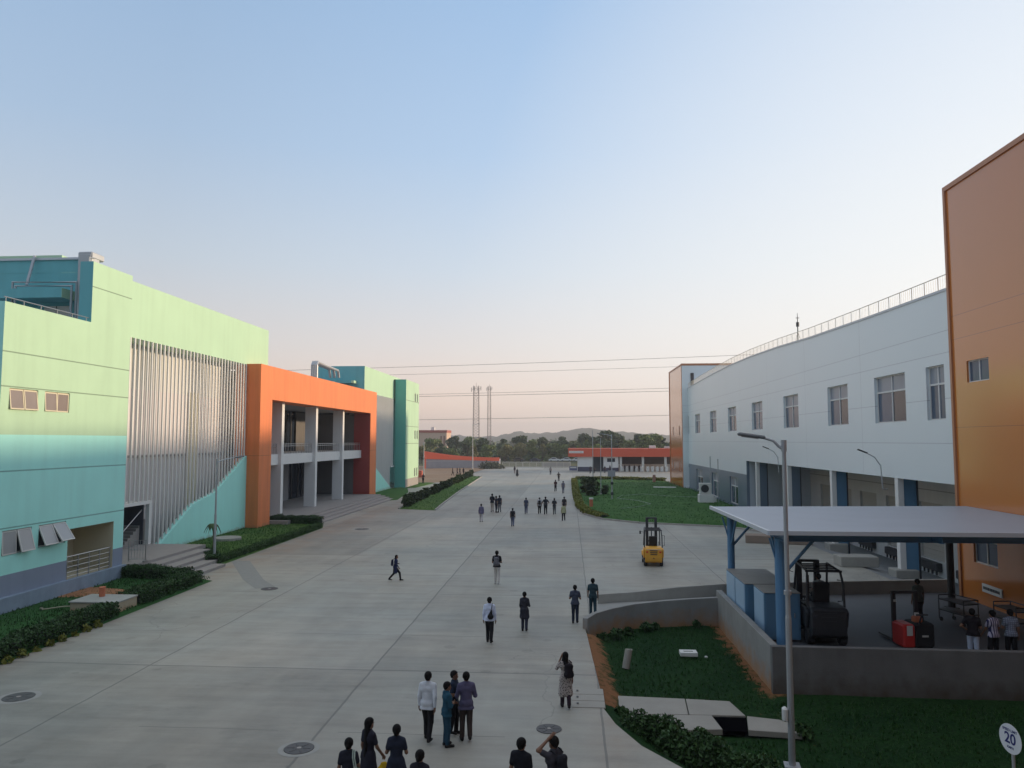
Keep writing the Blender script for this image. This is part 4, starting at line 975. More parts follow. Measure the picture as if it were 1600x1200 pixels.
B = MB(); B.tube([(-25.3, 55.0, .12), (-25.3, 55.0, .32), (-25.3, 55.0, .34)], [1.0, 1.0, .95], 22); tag(B.build('concrete_disc', m_conc), 'round concrete cap lying on the lawn under the teal wall', 'well cover')
B = MB(); B.quad((-17.6, 40.3, .005), (-16.5, 40.4, .005), (-14.9, 38.2, .005), (-15.9, 37.9, .005)); B.quad((-21.0, 46.3, .005), (-19.9, 46.5, .005), (-16.5, 40.4, .005), (-17.6, 40.3, .005))
tag(B.build('concrete_patch', M('patch_concrete', (.25, .25, .235), .85, .15, 3)), kind='structure')
def slabs(polys, z, h, mat, name, label, cat):
    B = MB()
    for p in polys: B.prism(p, 'z', z, z+h)
    o = B.build(name, mat); bv = o.modifiers.new('b', 'BEVEL'); bv.width = .012; bv.segments = 1
    return tag(o, label, cat)
m_slabc = M('stained_slab', (.31, .30, .27), .9, .22, 1.1, streak=0, bump=.3)
for i, (p, lb) in enumerate([([(1.35, 22.32), (3.35, 22.4), (3.45, 23.72), (1.4, 23.85)], 'pale concrete slab of the sunken path, at its upper left'),
               ([(3.38, 22.4), (4.95, 22.42), (4.75, 23.6), (3.48, 23.72)], 'rust stained concrete slab of the sunken path, at its upper right'),
               ([(1.33, 21.0), (4.1, 21.35), (4.0, 22.38), (1.34, 22.29)], 'bush covered concrete slab of the sunken path beside the black pit'),
               ([(4.78, 21.35), (6.15, 21.2), (6.15, 22.1), (4.98, 22.4)], 'concrete slab of the sunken path next to the tall lamp post')]):
    slabs([p], -.42, .16, m_slabc, 'path_slab', lb, 'slab')
B = MB(); B.prism([(4.12, 21.36), (4.76, 21.36), (4.96, 22.38), (4.02, 22.37)], 'z', -.4, -.30); tag(B.build('open_pit', M('pit_shade', (.003, .003, .004), 1, .1, 3, spec=0.)), 'black square opening between the path slabs', 'pit')  # solid block, near-black to stand for the shade inside the opening
for i in range(3):
    y = 21.95+.55*i; B = MB(); B.cbox((.52, y+.26, .0), (.95, .52, .04), ch=.01, m=m_conc); B.cbox((.22, y+.26, .04), (.06, .1, .01), m=m_dark)
    tag(B.build('drain_cover', None), 'concrete drain cover at yard edge, %s' % ('nearest of the three', 'middle one of three', 'farthest of the three')[i], 'drain cover', 'drain covers at the yard edge')
B = MB(); c0 = Vector((1.95, 27.3, -.45)); c1 = c0+Vector((.12, .1, .62)); r_ = .13; n = 14; vs = []; 
B.tube([c0, c1], r_, n, None, False); B.tube([c1, c0+(c1-c0)*.7], r_*.78, n)
for k in range(n):
    a, b = 2*math.pi*k/n, 2*math.pi*(k+1)/n; f = lambda t, r: (c1.x+r*math.cos(t), c1.y+r*math.sin(t), c1.z)
    B.quad(f(a, r_), f(b, r_), f(b, r_*.78), f(a, r_*.78))
tag(B.build('concrete_pipe', m_conc), 'tilted grey pipe stub standing in the sunken lawn', 'pipe')
B = MB()
for a in ((0, -.12, .62, .14), (0, .18, .62, .14), (-.24, .03, .14, .17), (.24, .03, .14, .17)): B.cbox((4.35+a[0], 28.8+a[1], -.3), (a[2], a[3], .14), m=m_white, ch=.01)
tag(B.build('inspection_chamber', None), 'small white open concrete frame lying in the sunken lawn', 'frame')
B = MB(); B.cbox((4.95, 28.6, -.36), (.1, .08, .06), ch=.015); tag(B.build('white_stone', m_white), 'tiny white stone on the sunken lawn beside white frame', 'stone')
# low concrete barrier near the dock and yard bits
B = MB(); B.cbox((15.3, 57.4, .28), (4.6, 1.3, .56), rot=Matrix.Rotation(R(-12), 3, 'Z'), ch=.03); tag(B.build('concrete_barrier', M('brownish_block', (.26, .20, .16), .9, .2, 1.5)), 'low brownish concrete planter wall before the loading dock', 'planter')
B = MB(); B.cbox((17.2, 47.5, .3), (2.2, 1.3, .6), ch=.03); tag(B.build('concrete_block', m_conc), 'grey concrete block standing between the dock columns', 'block')
# barrier panel by the steps
B = MB(); z0 = .78
B.tube([(-24.5, 41.0, z0), (-24.5, 41.0, z0+1.15), (-23.6, 41.15, z0+1.15), (-23.6, 41.15, z0)], .03, 6); B.tube([(-24.5, 41.0, z0+.12), (-23.6, 41.15, z0+.12)], .02, 6); B.tube([(-24.5, 41.0, z0+.62), (-23.6, 41.15, z0+.62)], .015, 6)
for k in range(1, 6): B.tube([(-24.5+.15*k, 41+.025*k, z0+.12), (-24.5+.15*k, 41+.025*k, z0+1.15)], .012, 5)
B.cbox((-23.6, 41.15, z0+.03), (.12, .5, .06)); tag(B.build('crowd_barrier', m_steel), 'grey steel barrier panel beside the dark stair doorway', 'barrier')

# ------------------------------------------------------------------ street lamps
m_led = M('lamp_head_grey', (.16, .17, .18), .5, .05, 3)
def lamp(x, y, z0, h, ang, arm, label, r=.07, extra=False, group='tall street lamps'):
    t = empty('street_lamp', (x, y, z0), ang, label=label, cat='street lamp', group=group)
    B = MB(); B.tube([(0, 0, 0), (0, 0, h*.45), (0, 0, h*.46), (0, 0, h)], [r*1.15, r, r*.82, r*.68], 10); B.build('pole', m_galv, t, smooth=False)
    B = MB(); B.cbox((0, 0, .03), (r*5, r*5, .05)); B.build('base_plate', m_galv, t)
    if arm:
        B = MB(); B.tube([(0, 0, h-.2), (.12, 0, h-.12), (arm*.5, 0, h+.02), (arm, 0, h+.1)], [r*.55, r*.5, r*.45, r*.4], 8); B.tube([(0, 0, h-.25), (0, 0, h+.04)], r*.95, 10); B.build('arm', m_galv, t)
        B = MB(); B.cbox((arm+.28, 0, h+.15), (.68, .24, .09), rot=Matrix.Rotation(R(-8), 3, 'Y'), ch=.03); hd = B.build('lamp_head', m_led, t)
        B = MB(); B.cbox((arm+.32, 0, h+.10), (.42, .18, .02), rot=Matrix.Rotation(R(-8), 3, 'Y')); B.build('led_panel', g_pale, hd)
    if extra:
        B = MB(); B.cbox((.14, .0, 1.25), (.13, .2, .34), ch=.04); B.build('junction_box', m_white, t)
        B = MB(); B.tube([(0, 0, 4.15), (0, 0, 4.25)], r*1.25, 10); B.build('pole_clamp', m_galv, t)
    return t
lamp(5.42, 19.6, -.48, 7.95, R(172), .5, 'tall galvanised street lamp in the right foreground with a white junction box', .074, True)
lamp(-21.9, 45.9, .1, 6.2, R(60), 1.3, 'slim street lamp on the lawn in front of the teal wall')
lamp(-24.0, 189, 0, 11.5, R(0), 1.2, 'distant lamp post in front of the grey boundary building', .10)
lamp(-28.4, 147.5, 0, 7.2, R(90), 0, 'white pole beside the red bin behind the left building', .09)
lamp(3.95, 125, .2, 9.0, R(180), 0, 'leftmost pale pole at the far edge of the right lawn', .09)
lamp(4.35, 104.0, .2, 7.6, R(200), 0, 'middle pole on the right lawn behind the big bush', .06)
lamp(5.35, 95.2, .2, 8.0, R(170), 1.2, 'lamp post on right lawn carrying a grey sign board', .08)
B = MB(); B.cbox((5.3, 95.05, 3.4), (.95, .05, .75), ch=.01); tag(B.build('sign_board', M('sign_grey', (.33, .33, .36), .6, .05, 2)), 'square grey sign board fixed to the lamp post on the right lawn', 'sign')
for k, z in enumerate((.95, 2.2)): B = MB(); B.cbox((5.35, 95.0, z), (.34, .3, .34), ch=.04); tag(B.build('control_box', m_dark), ('lower', 'upper')[k]+' dark control box strapped to the lamp post on the right lawn', 'box')
B = MB(); B.cyl(2.45, 84.2, 0, 1.05, .2, 10, m_pot); B.cyl(2.45, 84.2, 1.05, 1.2, .24, 10, m_white); tag(B.build('bollard', None), 'stout red-brown post with a white cap at the round lawn edge', 'bollard')
B = MB(); B.cbox((14.9, 134.5, .8), (.5, .4, 1.4), ch=.03); tag(B.build('sign_post', M('pinkish_box', (.40, .22, .18), .7, .05, 2)), 'pinkish marker pillar at the far edge of the right lawn', 'pillar')
B = MB(); B.cbox((14.7, 118.5, .32), (3.4, 1.0, .08), rot=Matrix.Rotation(R(-6), 3, 'Z')); tag(B.build('white_board', m_white), 'white board lying flat on far part of the right lawn', 'board')
hb = MB(); hb.tube([(5.6, 82, .26), (7.5, 84, .27), (9.3, 88, .27), (8.2, 93, .27), (6, 96, .27), (7, 101, .27), (10, 104, .27), (13.5, 100, .27), (16.5, 99, .27)], .035, 5); tag(hb.build('garden_hose', M('hose_pale', (.25, .33, .25), .7, .1, 2)), 'thin pale hose looping across the right lawn', 'hose')
# young palm by the left lamp
pt = empty('young_palm', (-23.3, 48.6, .1), label='spindly young palm beside the slim street lamp', cat='palm')
B = MB(); B.tube([(0, 0, 0), (.03, .02, 1.0), (-.05, 0, 1.9)], [.06, .045, .035], 6); B.build('trunk', m_wood, pt)
B = MB()
for k in range(9):
    a = k*2*math.pi/9+.3; L = .62+.15*math.sin(k*2); prev = None
    for j in range(7):
        t = j/6; p = Vector((-.05+math.cos(a)*L*t*.8, math.sin(a)*L*t*.8, 1.9+.45*t-1.0*t*t)); wv = .13*math.sin(math.pi*min(1, t+.12)); q = Vector((-math.sin(a)*wv, math.cos(a)*wv, -.06))
        if prev: B.quad(prev[0], prev[0]+prev[1], p+q, p); B.quad(prev[0], prev[0]+Vector((-prev[1].x, -prev[1].y, prev[1].z)), p+Vector((-q.x, -q.y, q.z)), p)
        prev = (p, q)
B.build('fronds', l_palm, pt)
# air conditioner unit + two pipes
t = empty('air_conditioner', (16.1, 91.2, .15), label='outdoor air conditioning unit on a white plinth by the grey wall', cat='air conditioner')
B = MB(); B.cbox((0, 0, .5), (1.7, 1.2, 1.0), ch=.03); B.cbox((.95, .2, .35), (.5, 1.0, .7), ch=.03); B.build('plinth', m_white, t)
B = MB(); B.cbox((-.05, 0, 1.68), (1.35, .75, 1.3), ch=.03); u_ = B.build('casing', m_offw, t)
B = MB(); n = 20; B.tube([(-.15, -.385, 1.7), (-.15, -.40, 1.7)], .46, n, m_dark); B.build('fan_grille', m_dark, u_)
for k, x in enumerate((16.75, 17.65)): B = MB(); B.cyl(x, 91.6, .1, 5.6-.3*k, .06, 6); tag(B.build('vertical_pipe', m_galv), ('left', 'right')[k]+' thin grey pipe rising behind the air conditioning unit', 'pipe')

# ------------------------------------------------------------------ 20 sign
ts = empty('speed_sign', (8.12, 15.0, -.4), 0, label='round white speed sign with blue 20 on a pole at the lower right', cat='road sign')
sz = 2.42; ang = math.atan2(-15.0, -8.12) - R(50)    # normal turned from the viewer towards the yard
Nn = Vector((math.cos(ang), math.sin(ang), 0.0)); Rt = Vector((0, 0, 1)).cross(Nn).normalized()
rot = Matrix((Rt, Nn, Vector((0, 0, 1)))).transposed()
B = MB(); B.tube([(0, 0, 0), (0, 0, sz+.2)], .03, 8); B.build('pole', m_galv, ts)
def disc(r, d, m, nm, par):
    B = MB(); c = Vector((0, 0, sz))+Nn*d; n = 36; B.tube([c, c+Nn*.006], r, n); return B.build(nm, m, par)
dk = disc(.265, .04, M('sign_white', (.72, .74, .78), .45, .03, 3), 'sign_plate', ts)
m_ink = M('blue_ink', (.015, .02, .16), .5, .03, 3)
def text(s, size, dz, dx, par, mat, d=.05, base=None, rotm=None, off=(0, 0, 0), bold=True):
    cu = bpy.data.curves.new('lettering', 'FONT'); cu.body = s; cu.size = size; cu.align_x = 'CENTER'; cu.align_y = 'CENTER'; cu.extrude = .001; cu.offset = size*.018 if bold else 0
    tmp = bpy.data.objects.new('lettering', cu); COL.objects.link(tmp); bpy.context.view_layer.update()
    me = bpy.data.meshes.new_from_object(tmp.evaluated_get(bpy.context.evaluated_depsgraph_get())); bpy.data.objects.remove(tmp)
    me.materials.clear(); me.materials.append(mat)
    o = bpy.data.objects.new('lettering', me); COL.objects.link(o); o.parent = par
    o.matrix_local = Matrix.Translation(Vector(off)) @ rotm.to_4x4(); return o
tr = Matrix((Rt, Vector((0, 0, 1)), Nn)).transposed()
for s_, sz_, dz in (('20', .27, 0), ('SPEED LIMIT', .065, .15), ('KMPH', .06, -.155)):
    o = text(s_, sz_, 0, 0, dk, m_ink, rotm=tr, off=Vector((0, 0, sz+dz))+Nn*.049)

# ------------------------------------------------------------------ canopy shed
CS = empty('canopy_shed', (12, 30, .35), label='flat grey sheet canopy on blue steel posts over the loading platform', cat='canopy')
def C_(mb, name, mat=None, parent=CS): o = mb.build(name, mat); o.parent = parent; o.location = (-12, -30, -.35) if parent is CS else (0, 0, 0); return o
B = MB(); poly = [(6.55, 25.5), (17.95, 25.5), (17.95, 36.0), (6.40, 34.9)]
B.prism(poly, 'z', 4.50, 4.53, m_roofsh)
C_(B, 'roof_sheet')
B = MB(); B.box(6.5, 17.95, 25.44, 25.5, 4.42, 4.56); B.prism([(6.46, 25.5), (6.56, 25.5), (6.41, 34.9), (6.31, 34.9)], 'z', 4.42, 4.56); C_(B, 'edge_flashing', m_fascia)
def ibeam(B, a, b, h=.22, w_=.13):
    a = Vector(a); b = Vector(b); d = (b-a); L = d.length; q = d.to_track_quat('Y', 'Z').to_matrix(); c = (a+b)/2
    for (dz, ww, hh) in ((h/2, w_, .02), (-h/2, w_, .02), (0, .02, h)): B.cbox(tuple(c+q@Vector((0, 0, dz))), (ww, L, hh), rot=q)
B = MB(); ibeam(B, (7.25, 26.3, 4.28), (17.9, 26.3, 4.28), .3); ibeam(B, (6.95, 33.7, 4.28), (17.9, 34.4, 4.28), .3)
for x in (7.1, 12, 16.4): ibeam(B, (x, 25.6, 4.3), (x, 35, 4.3), .24)
for y in np.arange(27.3, 34, 1.1): B.box(6.7, 17.9, y-.03, y+.03, 4.43, 4.499)
C_(B, 'roof_beams', m_bluest)
for (x, y, br) in ((7.12, 26.5, 1), (6.98, 33.7, 1), (16.35, 34.3, 0)):
    B = MB(); B.cyl(x, y, .35, 4.2, .19 if y < 30 else .15, 14); B.cbox((x, y, .37), (.45, .45, .03)); C_(B, 'post', m_bluest if y < 34.2 or x < 8 else m_dark)
    if br:
        B = MB(); B.tube([(x+.1, y, 3.0), (x+1.15, y, 4.2)], .055, 6); B.tube([(x, y+.1 if y < 30 else y-.1, 3.0), (x, y+1.1 if y < 30 else y-1.1, 4.2)], .05, 6); B.tube([(x-.1, y, 3.3), (x-.35, y, 4.2)], .035, 6); C_(B, 'brace', m_bluest)
# blue cabinets
def cabinet(x0, x1, y0, y1, z0, z1, label, m1=m_bluecab, seams=1):
    t = empty('steel_cabinet', ((x0+x1)/2, (y0+y1)/2, z0), label=label, cat='cabinet', group='blue steel cabinets on the platform')
    B = MB(); w_, d, h = x1-x0, y1-y0, z1-z0; B.cbox((0, 0, h/2+.04), (w_, d, h-.08), m=m1, ch=.015); B.cbox((0, 0, .04), (w_*.94, d*.94, .08), m=m_dark); B.build('body', None, t)
    B = MB(); B.cbox((0, -d/2-.012, h/2+.04), (w_*.9, .02, h-.22), m=m1, ch=.006); dr = B.build('door', None, t)
    B = MB(); B.cbox((w_*.33, -d/2-.035, h*.55), (.03, .03, .16), m=m_steel); B.build('handle', None, dr)
    B = MB(); B.cbox((-w_/2-.012, 0, h/2+.04), (.02, d*.93, h-.18), m=m_bluecab2, ch=.006); B.build('side_panel', None, t)
    B = MB(); B.cbox((0, 0, h+.012), (w_+.04, d+.04, .025), m=M('cabinet_top', (.30, .28, .25), .7, .2, 2), ch=.004); B.build('top', None, t)
cabinet(6.72, 8.35, 31.75, 33.45, .35, 2.0, 'pale blue steel cabinet at the far left under the canopy')
cabinet(6.72, 8.35, 30.05, 31.73, .35, 2.0, 'pale blue steel cabinet, middle one of the three under the canopy')
cabinet(6.95, 8.2, 28.1, 29.6, .35, 2.05, 'deep blue steel cabinet nearest the canopy corner post')
# platform trolleys by the tower
def trolley(x, y, rz, label):
    t = empty('hand_trolley', (x, y, .35), rz, label=label, cat='trolley')
    B = MB(); B.cbox((0, 0, .45), (.7, 1.3, .05), ch=.01); B.cbox((0, 0, .85), (.7, 1.3, .04), ch=.01); B.build('deck', m_grey if 'empty' in label else m_dark, t)
    B = MB()
    for sx in (-.33, .33):
        for sy in (-.62, .62): B.tube([(sx, sy, .1), (sx, sy, 1.0)], .02, 6)
    B.tube([(-.33, -.62, 1.0), (.33, -.62, 1.0)], .02, 6); B.tube([(-.33, .62, 1.0), (.33, .62, 1.0)], .02, 6); B.tube([(.33, -.62, 1.0), (.33, .62, 1.0)], .02, 6); B.build('frame', m_dark, t)
    for sx in (-.3, .3):
        for sy in (-.55, .55): B = MB(); B.tube([(sx-.02, sy, .08), (sx+.02, sy, .08)], .08, 10); B.build('wheel', m_black, t)
trolley(15.2, 31.4, .3, 'grey shelf trolley standing left of orange tower under the canopy')
trolley(16.6, 30.2, .1, 'dark shelf trolley against the base of the orange tower')
trolley(16.9, 28.2, -.2, 'empty shelf trolley behind the men under the canopy')

# ------------------------------------------------------------------ forklifts
def forklift(x, y, z, rz, s, body, label, dark=False, ms=1.0):
    """counterbalance truck, local +Y is forwards (towards the forks)"""
    t = empty('forklift', (x, y, z), rz, label=label, cat='forklift'); t.scale = (s, s, s)
    b2 = m_dark if dark else m_yelp
    B = MB()
    pr = [(-1.28, .32), (-1.34, .55), (-1.34, 1.0), (-1.22, 1.12), (-.5, 1.14), (-.5, .3), (-1.1, .22)]
    B.prism([(p[0], p[1]) for p in pr], 'x', -.50, .50, body)
    for sx in (-1, 1): B.prism([(-1.05, .5), (-1.2, .98), (-1.05, 1.06), (-.5, 1.06), (-.5, .5)], 'x', sx*.50, sx*.60, body)
    o = B.build('counterweight', None, t); bv = o.modifiers.new('b', 'BEVEL'); bv.width = .045; bv.segments = 3; bv.limit_method = 'ANGLE'
    q = MB()
    for k in range(3): q.cbox((0, -1.345, .96-.11*k), (.46-.03*k, .03, .045), m=m_dark)
    q.build('vent', None, o)
    q = MB(); q.cbox((0, -1.345, 1.03), (.86, .02, .05), m=b2); q.add([(-.05, -1.36, .48), (.05, -1.36, .48), (0, -1.36, .58)], [(0, 1, 2)], m_dark); q.build('trim_band', None, o)
    for sx in (-.38, .38): q = MB(); q.cbox((sx, -1.35, .88), (.12, .03, .09), ch=.01, m=m_red if not dark else m_dark); q.build('tail_light', None, o)
    B = MB(); B.prism([(-.5, .28), (-.5, 1.08), (-.1, 1.08), (0, .62), (.55, .6), (.62, .95), (.75, .95), (.78, .28)], 'x', -.5, .5, body)
    for sx in (-1, 1): B.prism([(.2, .55), (.35, .72), (.8, .72), (.9, .55), (.9, .45), (.2, .45)], 'x', sx*.5, sx*.64, body); B.box(sx*.5 if sx > 0 else -.62, .62 if sx > 0 else -.5, -.45, .2, .30, .36, m_dark)
    o = B.build('chassis', None, t); bv = o.modifiers.new('b', 'BEVEL'); bv.width = .03; bv.segments = 2; bv.limit_method = 'ANGLE'
    B = MB(); B.cbox((0, -.28, 1.16), (.5, .48, .12), ch=.03); B.cbox((0, -.52, 1.45), (.48, .12, .55), rot=Matrix.Rotation(R(8), 3, 'X'), ch=.03); B.build('seat', m_black, t)
    B = MB(); g = []
    for sx in (-.52, .52):
        B.tube([(sx, -1.0, 1.1), (sx*.98, -.98, 1.75), (sx*.9, -.85, 2.1), (sx*.88, .45, 2.14), (sx*.96, .78, 1.0)], .035, 6)
    for yy in (-.85, -.55, -.25, .05, .35): B.tube([(-.46, yy, 2.12), (.46, yy, 2.13)], .022, 5)
    B.tube([(-.52, -.85, 2.1), (.52, -.85, 2.1)], .035, 6); B.build('overhead_guard', m_dark, t)
    B = MB(); B.tube([(0, .6, .95), (0, .38, 1.28)], .03, 6); n = 14
    B.tube([(.17*math.cos(2*math.pi*k/n), .36+.17*math.sin(2*math.pi*k/n)*.8, 1.30+.08*math.sin(2*math.pi*k/n)) for k in range(n+1)], .016, 5, None, False); B.build('steering_wheel', m_black, t)
    B = MB()
    for sx in (-.3, .3): B.cbox((sx, .98, 1.42), (.10, .14, 2.55)); B.cbox((sx*.72, .98, 1.55), (.06, .1, 2.3))
    for zz in (.35, 1.25, 2.66): B.cbox((0, .98, zz), (.62, .12, .09))
    B.cbox((0, 1.08, .55), (.95, .06, .1)); B.cbox((0, 1.08, .25), (.95, .06, .1)); B.tube([(0, .98, .3), (0, .98, 2.1)], .035, 8)
    for k in range(6): B.cbox((-.45+.18*k, 1.08, .85), (.03, .04, .7))
    mo = B.build('mast', m_dark, t); mo.scale = (1, 1, ms)
    for sx in (-.25, .25): B = MB(); B.cbox((sx, 1.12, .35), (.1, .05, .6)); B.cbox((sx, 1.62, .07), (.1, 1.05, .045)); B.build('fork', m_dark, t)
    for (sx, sy, r) in ((-.52, .55, .31), (.52, .55, .31), (-.46, -.88, .25), (.46, -.88, .25)):
        B = MB(); B.tube([(sx-.1, sy, r), (sx-.085, sy, r), (sx+.085, sy, r), (sx+.1, sy, r)], [r*.9, r, r, r*.9], 18); wv = B.build('wheel', m_black, t)
        B = MB(); B.tube([(sx-.108, sy, r), (sx+.108, sy, r)], r*.5, 12); B.build('rim', m_offw if not dark else m_dark, wv)
    B = MB(); B.tube([(.56, -.2, 1.1), (.70, -.2, 1.12), (.72, -.2, 1.72), (.56, -.2, 1.74)], .018, 5); B.build('grab_rail', m_dark, t)
    B = MB(); B.tube([(-.5, .7, 1.8), (-.66, .8, 1.85)], .012, 5); B.cbox((-.70, .8, 1.78), (.1, .03, .2), ch=.01); B.build('mirror', m_dark, t)
    return t
forklift(5.08, 47.3, 0, R(-3), 1.0, m_yel, 'yellow forklift with black mast standing alone in the yard')
FK2 = (9.05, 29.0, .35, R(-3), 1.2)
forklift(*FK2, m_dark, 'large black forklift with a driver under the canopy', True, .8)
# red pedestrian stacker
t = empty('pallet_stacker', (11.9, 27.9, .35), R(6), label='red and black electric stacker truck behind the platform wall', cat='stacker truck')
B = MB(); B.cbox((-.28, 0, .42), (.42, .8, .8), ch=.06, m=m_red); B.cbox((-.28, -.41, .62), (.2, .01, .34), m=m_offw); B.build('battery_cover', None, t)
B = MB(); B.cbox((.28, .05, .42), (.72, .8, .84), ch=.07, m=m_black); B.cbox((.28, -.37, .42), (.22, .015, .06), m=m_offw); B.build('body', None, t)
B = MB(); B.cbox((-.42, .35, .95), (.12, .12, 1.75)); B.cbox((.38, .35, .95), (.12, .12, 1.75))
for z in (1.78, .6): B.cbox((-.02, .35, z), (.9, .1, .08))
B.cbox((-.4, .27, 1.5), (.1, .02, .08), m=m_offw); B.build('mast', m_dark, t)
B = MB(); B.tube([(.1, -.3, .8), (.1, -.5, 1.15)], .03, 6); B.tube([(-.1, -.52, 1.18), (.3, -.52, 1.18)], .03, 6); B.build('tiller', m_dark, t)
B = MB(); B.cbox((.18, -.05, .93), (.3, .25, .22), ch=.04, m=m_pot); B.cbox((.18, -.05, 1.1), (.12, .1, .1), m=m_offw); B.build('motor_cap', None, t)
for sx in (-.3, .35): B = MB(); B.cbox((sx, 1.0, .09), (.14, 1.1, .06)); B.build('fork', m_dark, t)
for sx in (-.3, .35): B = MB(); B.tube([(sx-.05, -.2, .1), (sx+.05, -.2, .1)], .1, 12); B.build('wheel', m_black, t)

# ================================================================== BACKGROUND
# gatehouse
GH = empty('gatehouse', (13, 186, 0), label='long low white gatehouse with a bright red-orange roof fascia', cat='gatehouse')
def G(mb, name, mat=None, parent=GH): o = mb.build(name, mat); o.parent = parent; o.location = (-13, -186, 0) if parent is GH else (0, 0, 0); return o
Y0 = 185.0
B = MB(); B.box(-.1, 28, Y0-.6, Y0+9, 3.55, 5.55); o = G(B, 'fascia', m_gatered)
B = MB(); B.box(.1, 3.6, Y0-.66, Y0-.6, 4.4, 4.95, m_white)
x = .35; r5 = random.Random(8)
while x < 3.35: wd = r5.uniform(.12, .3); B.box(x, x+wd, Y0-.69, Y0-.66, 4.58, 4.78, M('faded_lettering', (.55, .45, .42), .7)); x += wd+.1
G(B, 'name_board', None, GH)
B = MB(); B.box(2.2, 5.8, Y0, Y0+8, .0, 3.55); B.box(8.4, 12.0, Y0, Y0+8, 0, 3.55); B.box(12, 28, Y0+7, Y0+8, 0, 1.6); G(B, 'wall', m_white)
B = MB(); B.box(2.18, 5.82, Y0-.05, Y0, 0, 1.1); B.box(8.38, 12.02, Y0-.05, Y0, 0, .9); G(B, 'dark_skirting', M('navy_skirting', (.06, .06, .10), .7))
B = MB(); B.box(5.8, 8.4, Y0+.4, Y0+.5, 0, 3.5); o = G(B, 'glazed_door', g_dark)
B = MB(); B.box(9.3, 11.2, Y0-.04, Y0-.01, 2.3, 3.2); o = G(B, 'window', g_dark)
for x in (12.3, 17.6, 23.0): B = MB(); B.box(x, x+.55, Y0-.1, Y0+.5, 0, 3.55); G(B, 'column', m_offw)
B = MB()
B.box(12.2, 28, Y0+6.8, Y0+6.95, 1.6, 3.5, M('far_gate_gap', (.10, .09, .09), .8))
G(B, 'rear_opening')
x = 12.9
for k in range(14):
    if x > 26.5: break
    B = MB(); B.cbox((x, Y0-.3, .62), (.75, .5, 1.24), ch=.05); G(B, 'turnstile', m_offw); x += 1.12 if k % 5 != 4 else 1.6
B = MB(); B.cbox((20.5, Y0+3, 5.9), (1.5, 1.2, .7), ch=.05); G(B, 'roof_unit', m_white)
B = MB(); B.cbox((24.0, Y0+3, 5.8), (1.2, .9, .5), ch=.05); G(B, 'roof_unit', m_offw)
B = MB(); B.cbox((1.1, Y0-.5, .75), (1.9, .12, 1.0)); B.cbox((1.1, Y0-.58, .95), (1.5, .03, .3), m=m_offw); tag(B.build('notice_stand', M('notice_navy', (.10, .11, .2), .6)), 'small dark blue notice stand left of the gatehouse', 'notice stand')
# gate
gt = empty('gate', (-9, 212, 0), label='long pale sliding gate of thin bars at the end of the yard', cat='gate')
B = MB(); B.box(-9.5, 9.5, -.05, .05, 1.38, 1.5); B.box(-9.5, 9.5, -.05, .05, .12, .24)
for x in np.arange(-9.5, 9.6, 1.9): B.box(x-.06, x+.06, -.06, .06, .0, 1.5)
B.build('frame', M('gate_pale', (.62, .56, .50), .6), gt)
B = MB()
for x in np.arange(-9.4, 9.4, .3): B.box(x-.035, x+.035, -.02, .02, .24, 1.38)
B.build('bars', M('gate_pale', (.62, .56, .50), .6), gt)
B = MB(); B.box(1.5, 9.4, .1, .14, .2, 1.35); B.build('mesh_panel', M('gate_mesh', (.42, .40, .36), .7), gt)
# boundary building with sloping orange parapet
BB = empty('boundary_building', (-29, 208, 0), label='low grey wall building with a sloping orange parapet left of the gate', cat='building')
B = MB(); B.add([(-9.6, -7, 0), (9.6, 3, 0), (9.6, 8, 0), (-9.6, 8, 0), (-9.6, -7, 3.0), (9.6, 3, 2.3), (9.6, 8, 2.3), (-9.6, 8, 3.0)], [(0, 1, 5, 4), (1, 2, 6, 5), (2, 3, 7, 6), (3, 0, 4, 7), (4, 5, 6, 7)]); B.build('wall', m_rendergrey, BB)
B = MB(); n = 12
for k in range(n):
    a, b = k/n, (k+1)/n
    def pt_(t): return (-9.7+19.4*t, -7.12+10.1*t), 3.05-.75*min(1, t*1.1), 2.75+1.9*(1-t)**2.0+.0
    (pa, la, ha), (pb, lb_, hb) = pt_(a), pt_(b)
    B.add([(pa[0], pa[1], la-.5), (pb[0], pb[1], lb_-.5), (pb[0], pb[1], hb), (pa[0], pa[1], ha), (pa[0], pa[1]+.4, la-.5), (pb[0], pb[1]+.4, lb_-.5), (pb[0], pb[1]+.4, hb), (pa[0], pa[1]+.4, ha)], [(0, 1, 2, 3), (4, 5, 6, 7), (3, 2, 6, 7), (0, 3, 7, 4), (1, 2, 6, 5)])
B.build('parapet', m_gatered, BB)
B = MB(); B.cbox((-9.3, -7.2, 1.5), (.35, .3, 3.0)); B.build('corner_pier', m_gatered, BB)
tag((lambda b: (b.box(-75, -40, 200, 201, 0, 2.6), b.build('boundary_wall', m_rendergrey))[1])(MB()), 'plain grey compound wall running behind the end of the left building', 'wall')
B = MB(); B.cbox((-30.3, 152, .75), (1.5, 1.0, 1.3), ch=.05); tag(B.build('red_bin', M('bin_red', (.50, .10, .06), .6)), 'red box bin beside the end of the left building', 'bin')
bush('bush', [(-20.5+rng.uniform(-1, 1), 203+rng.uniform(-3, 3), rng.uniform(1.2, 2.0)) for i in range(7)], 90, 1.6, 1.0, .3, 'grey-green scrub in front of the grey wall beside the gate', mat=leafmat('scrub_leaf', (.05, .055, .035), (.12, .12, .07)), base=0)

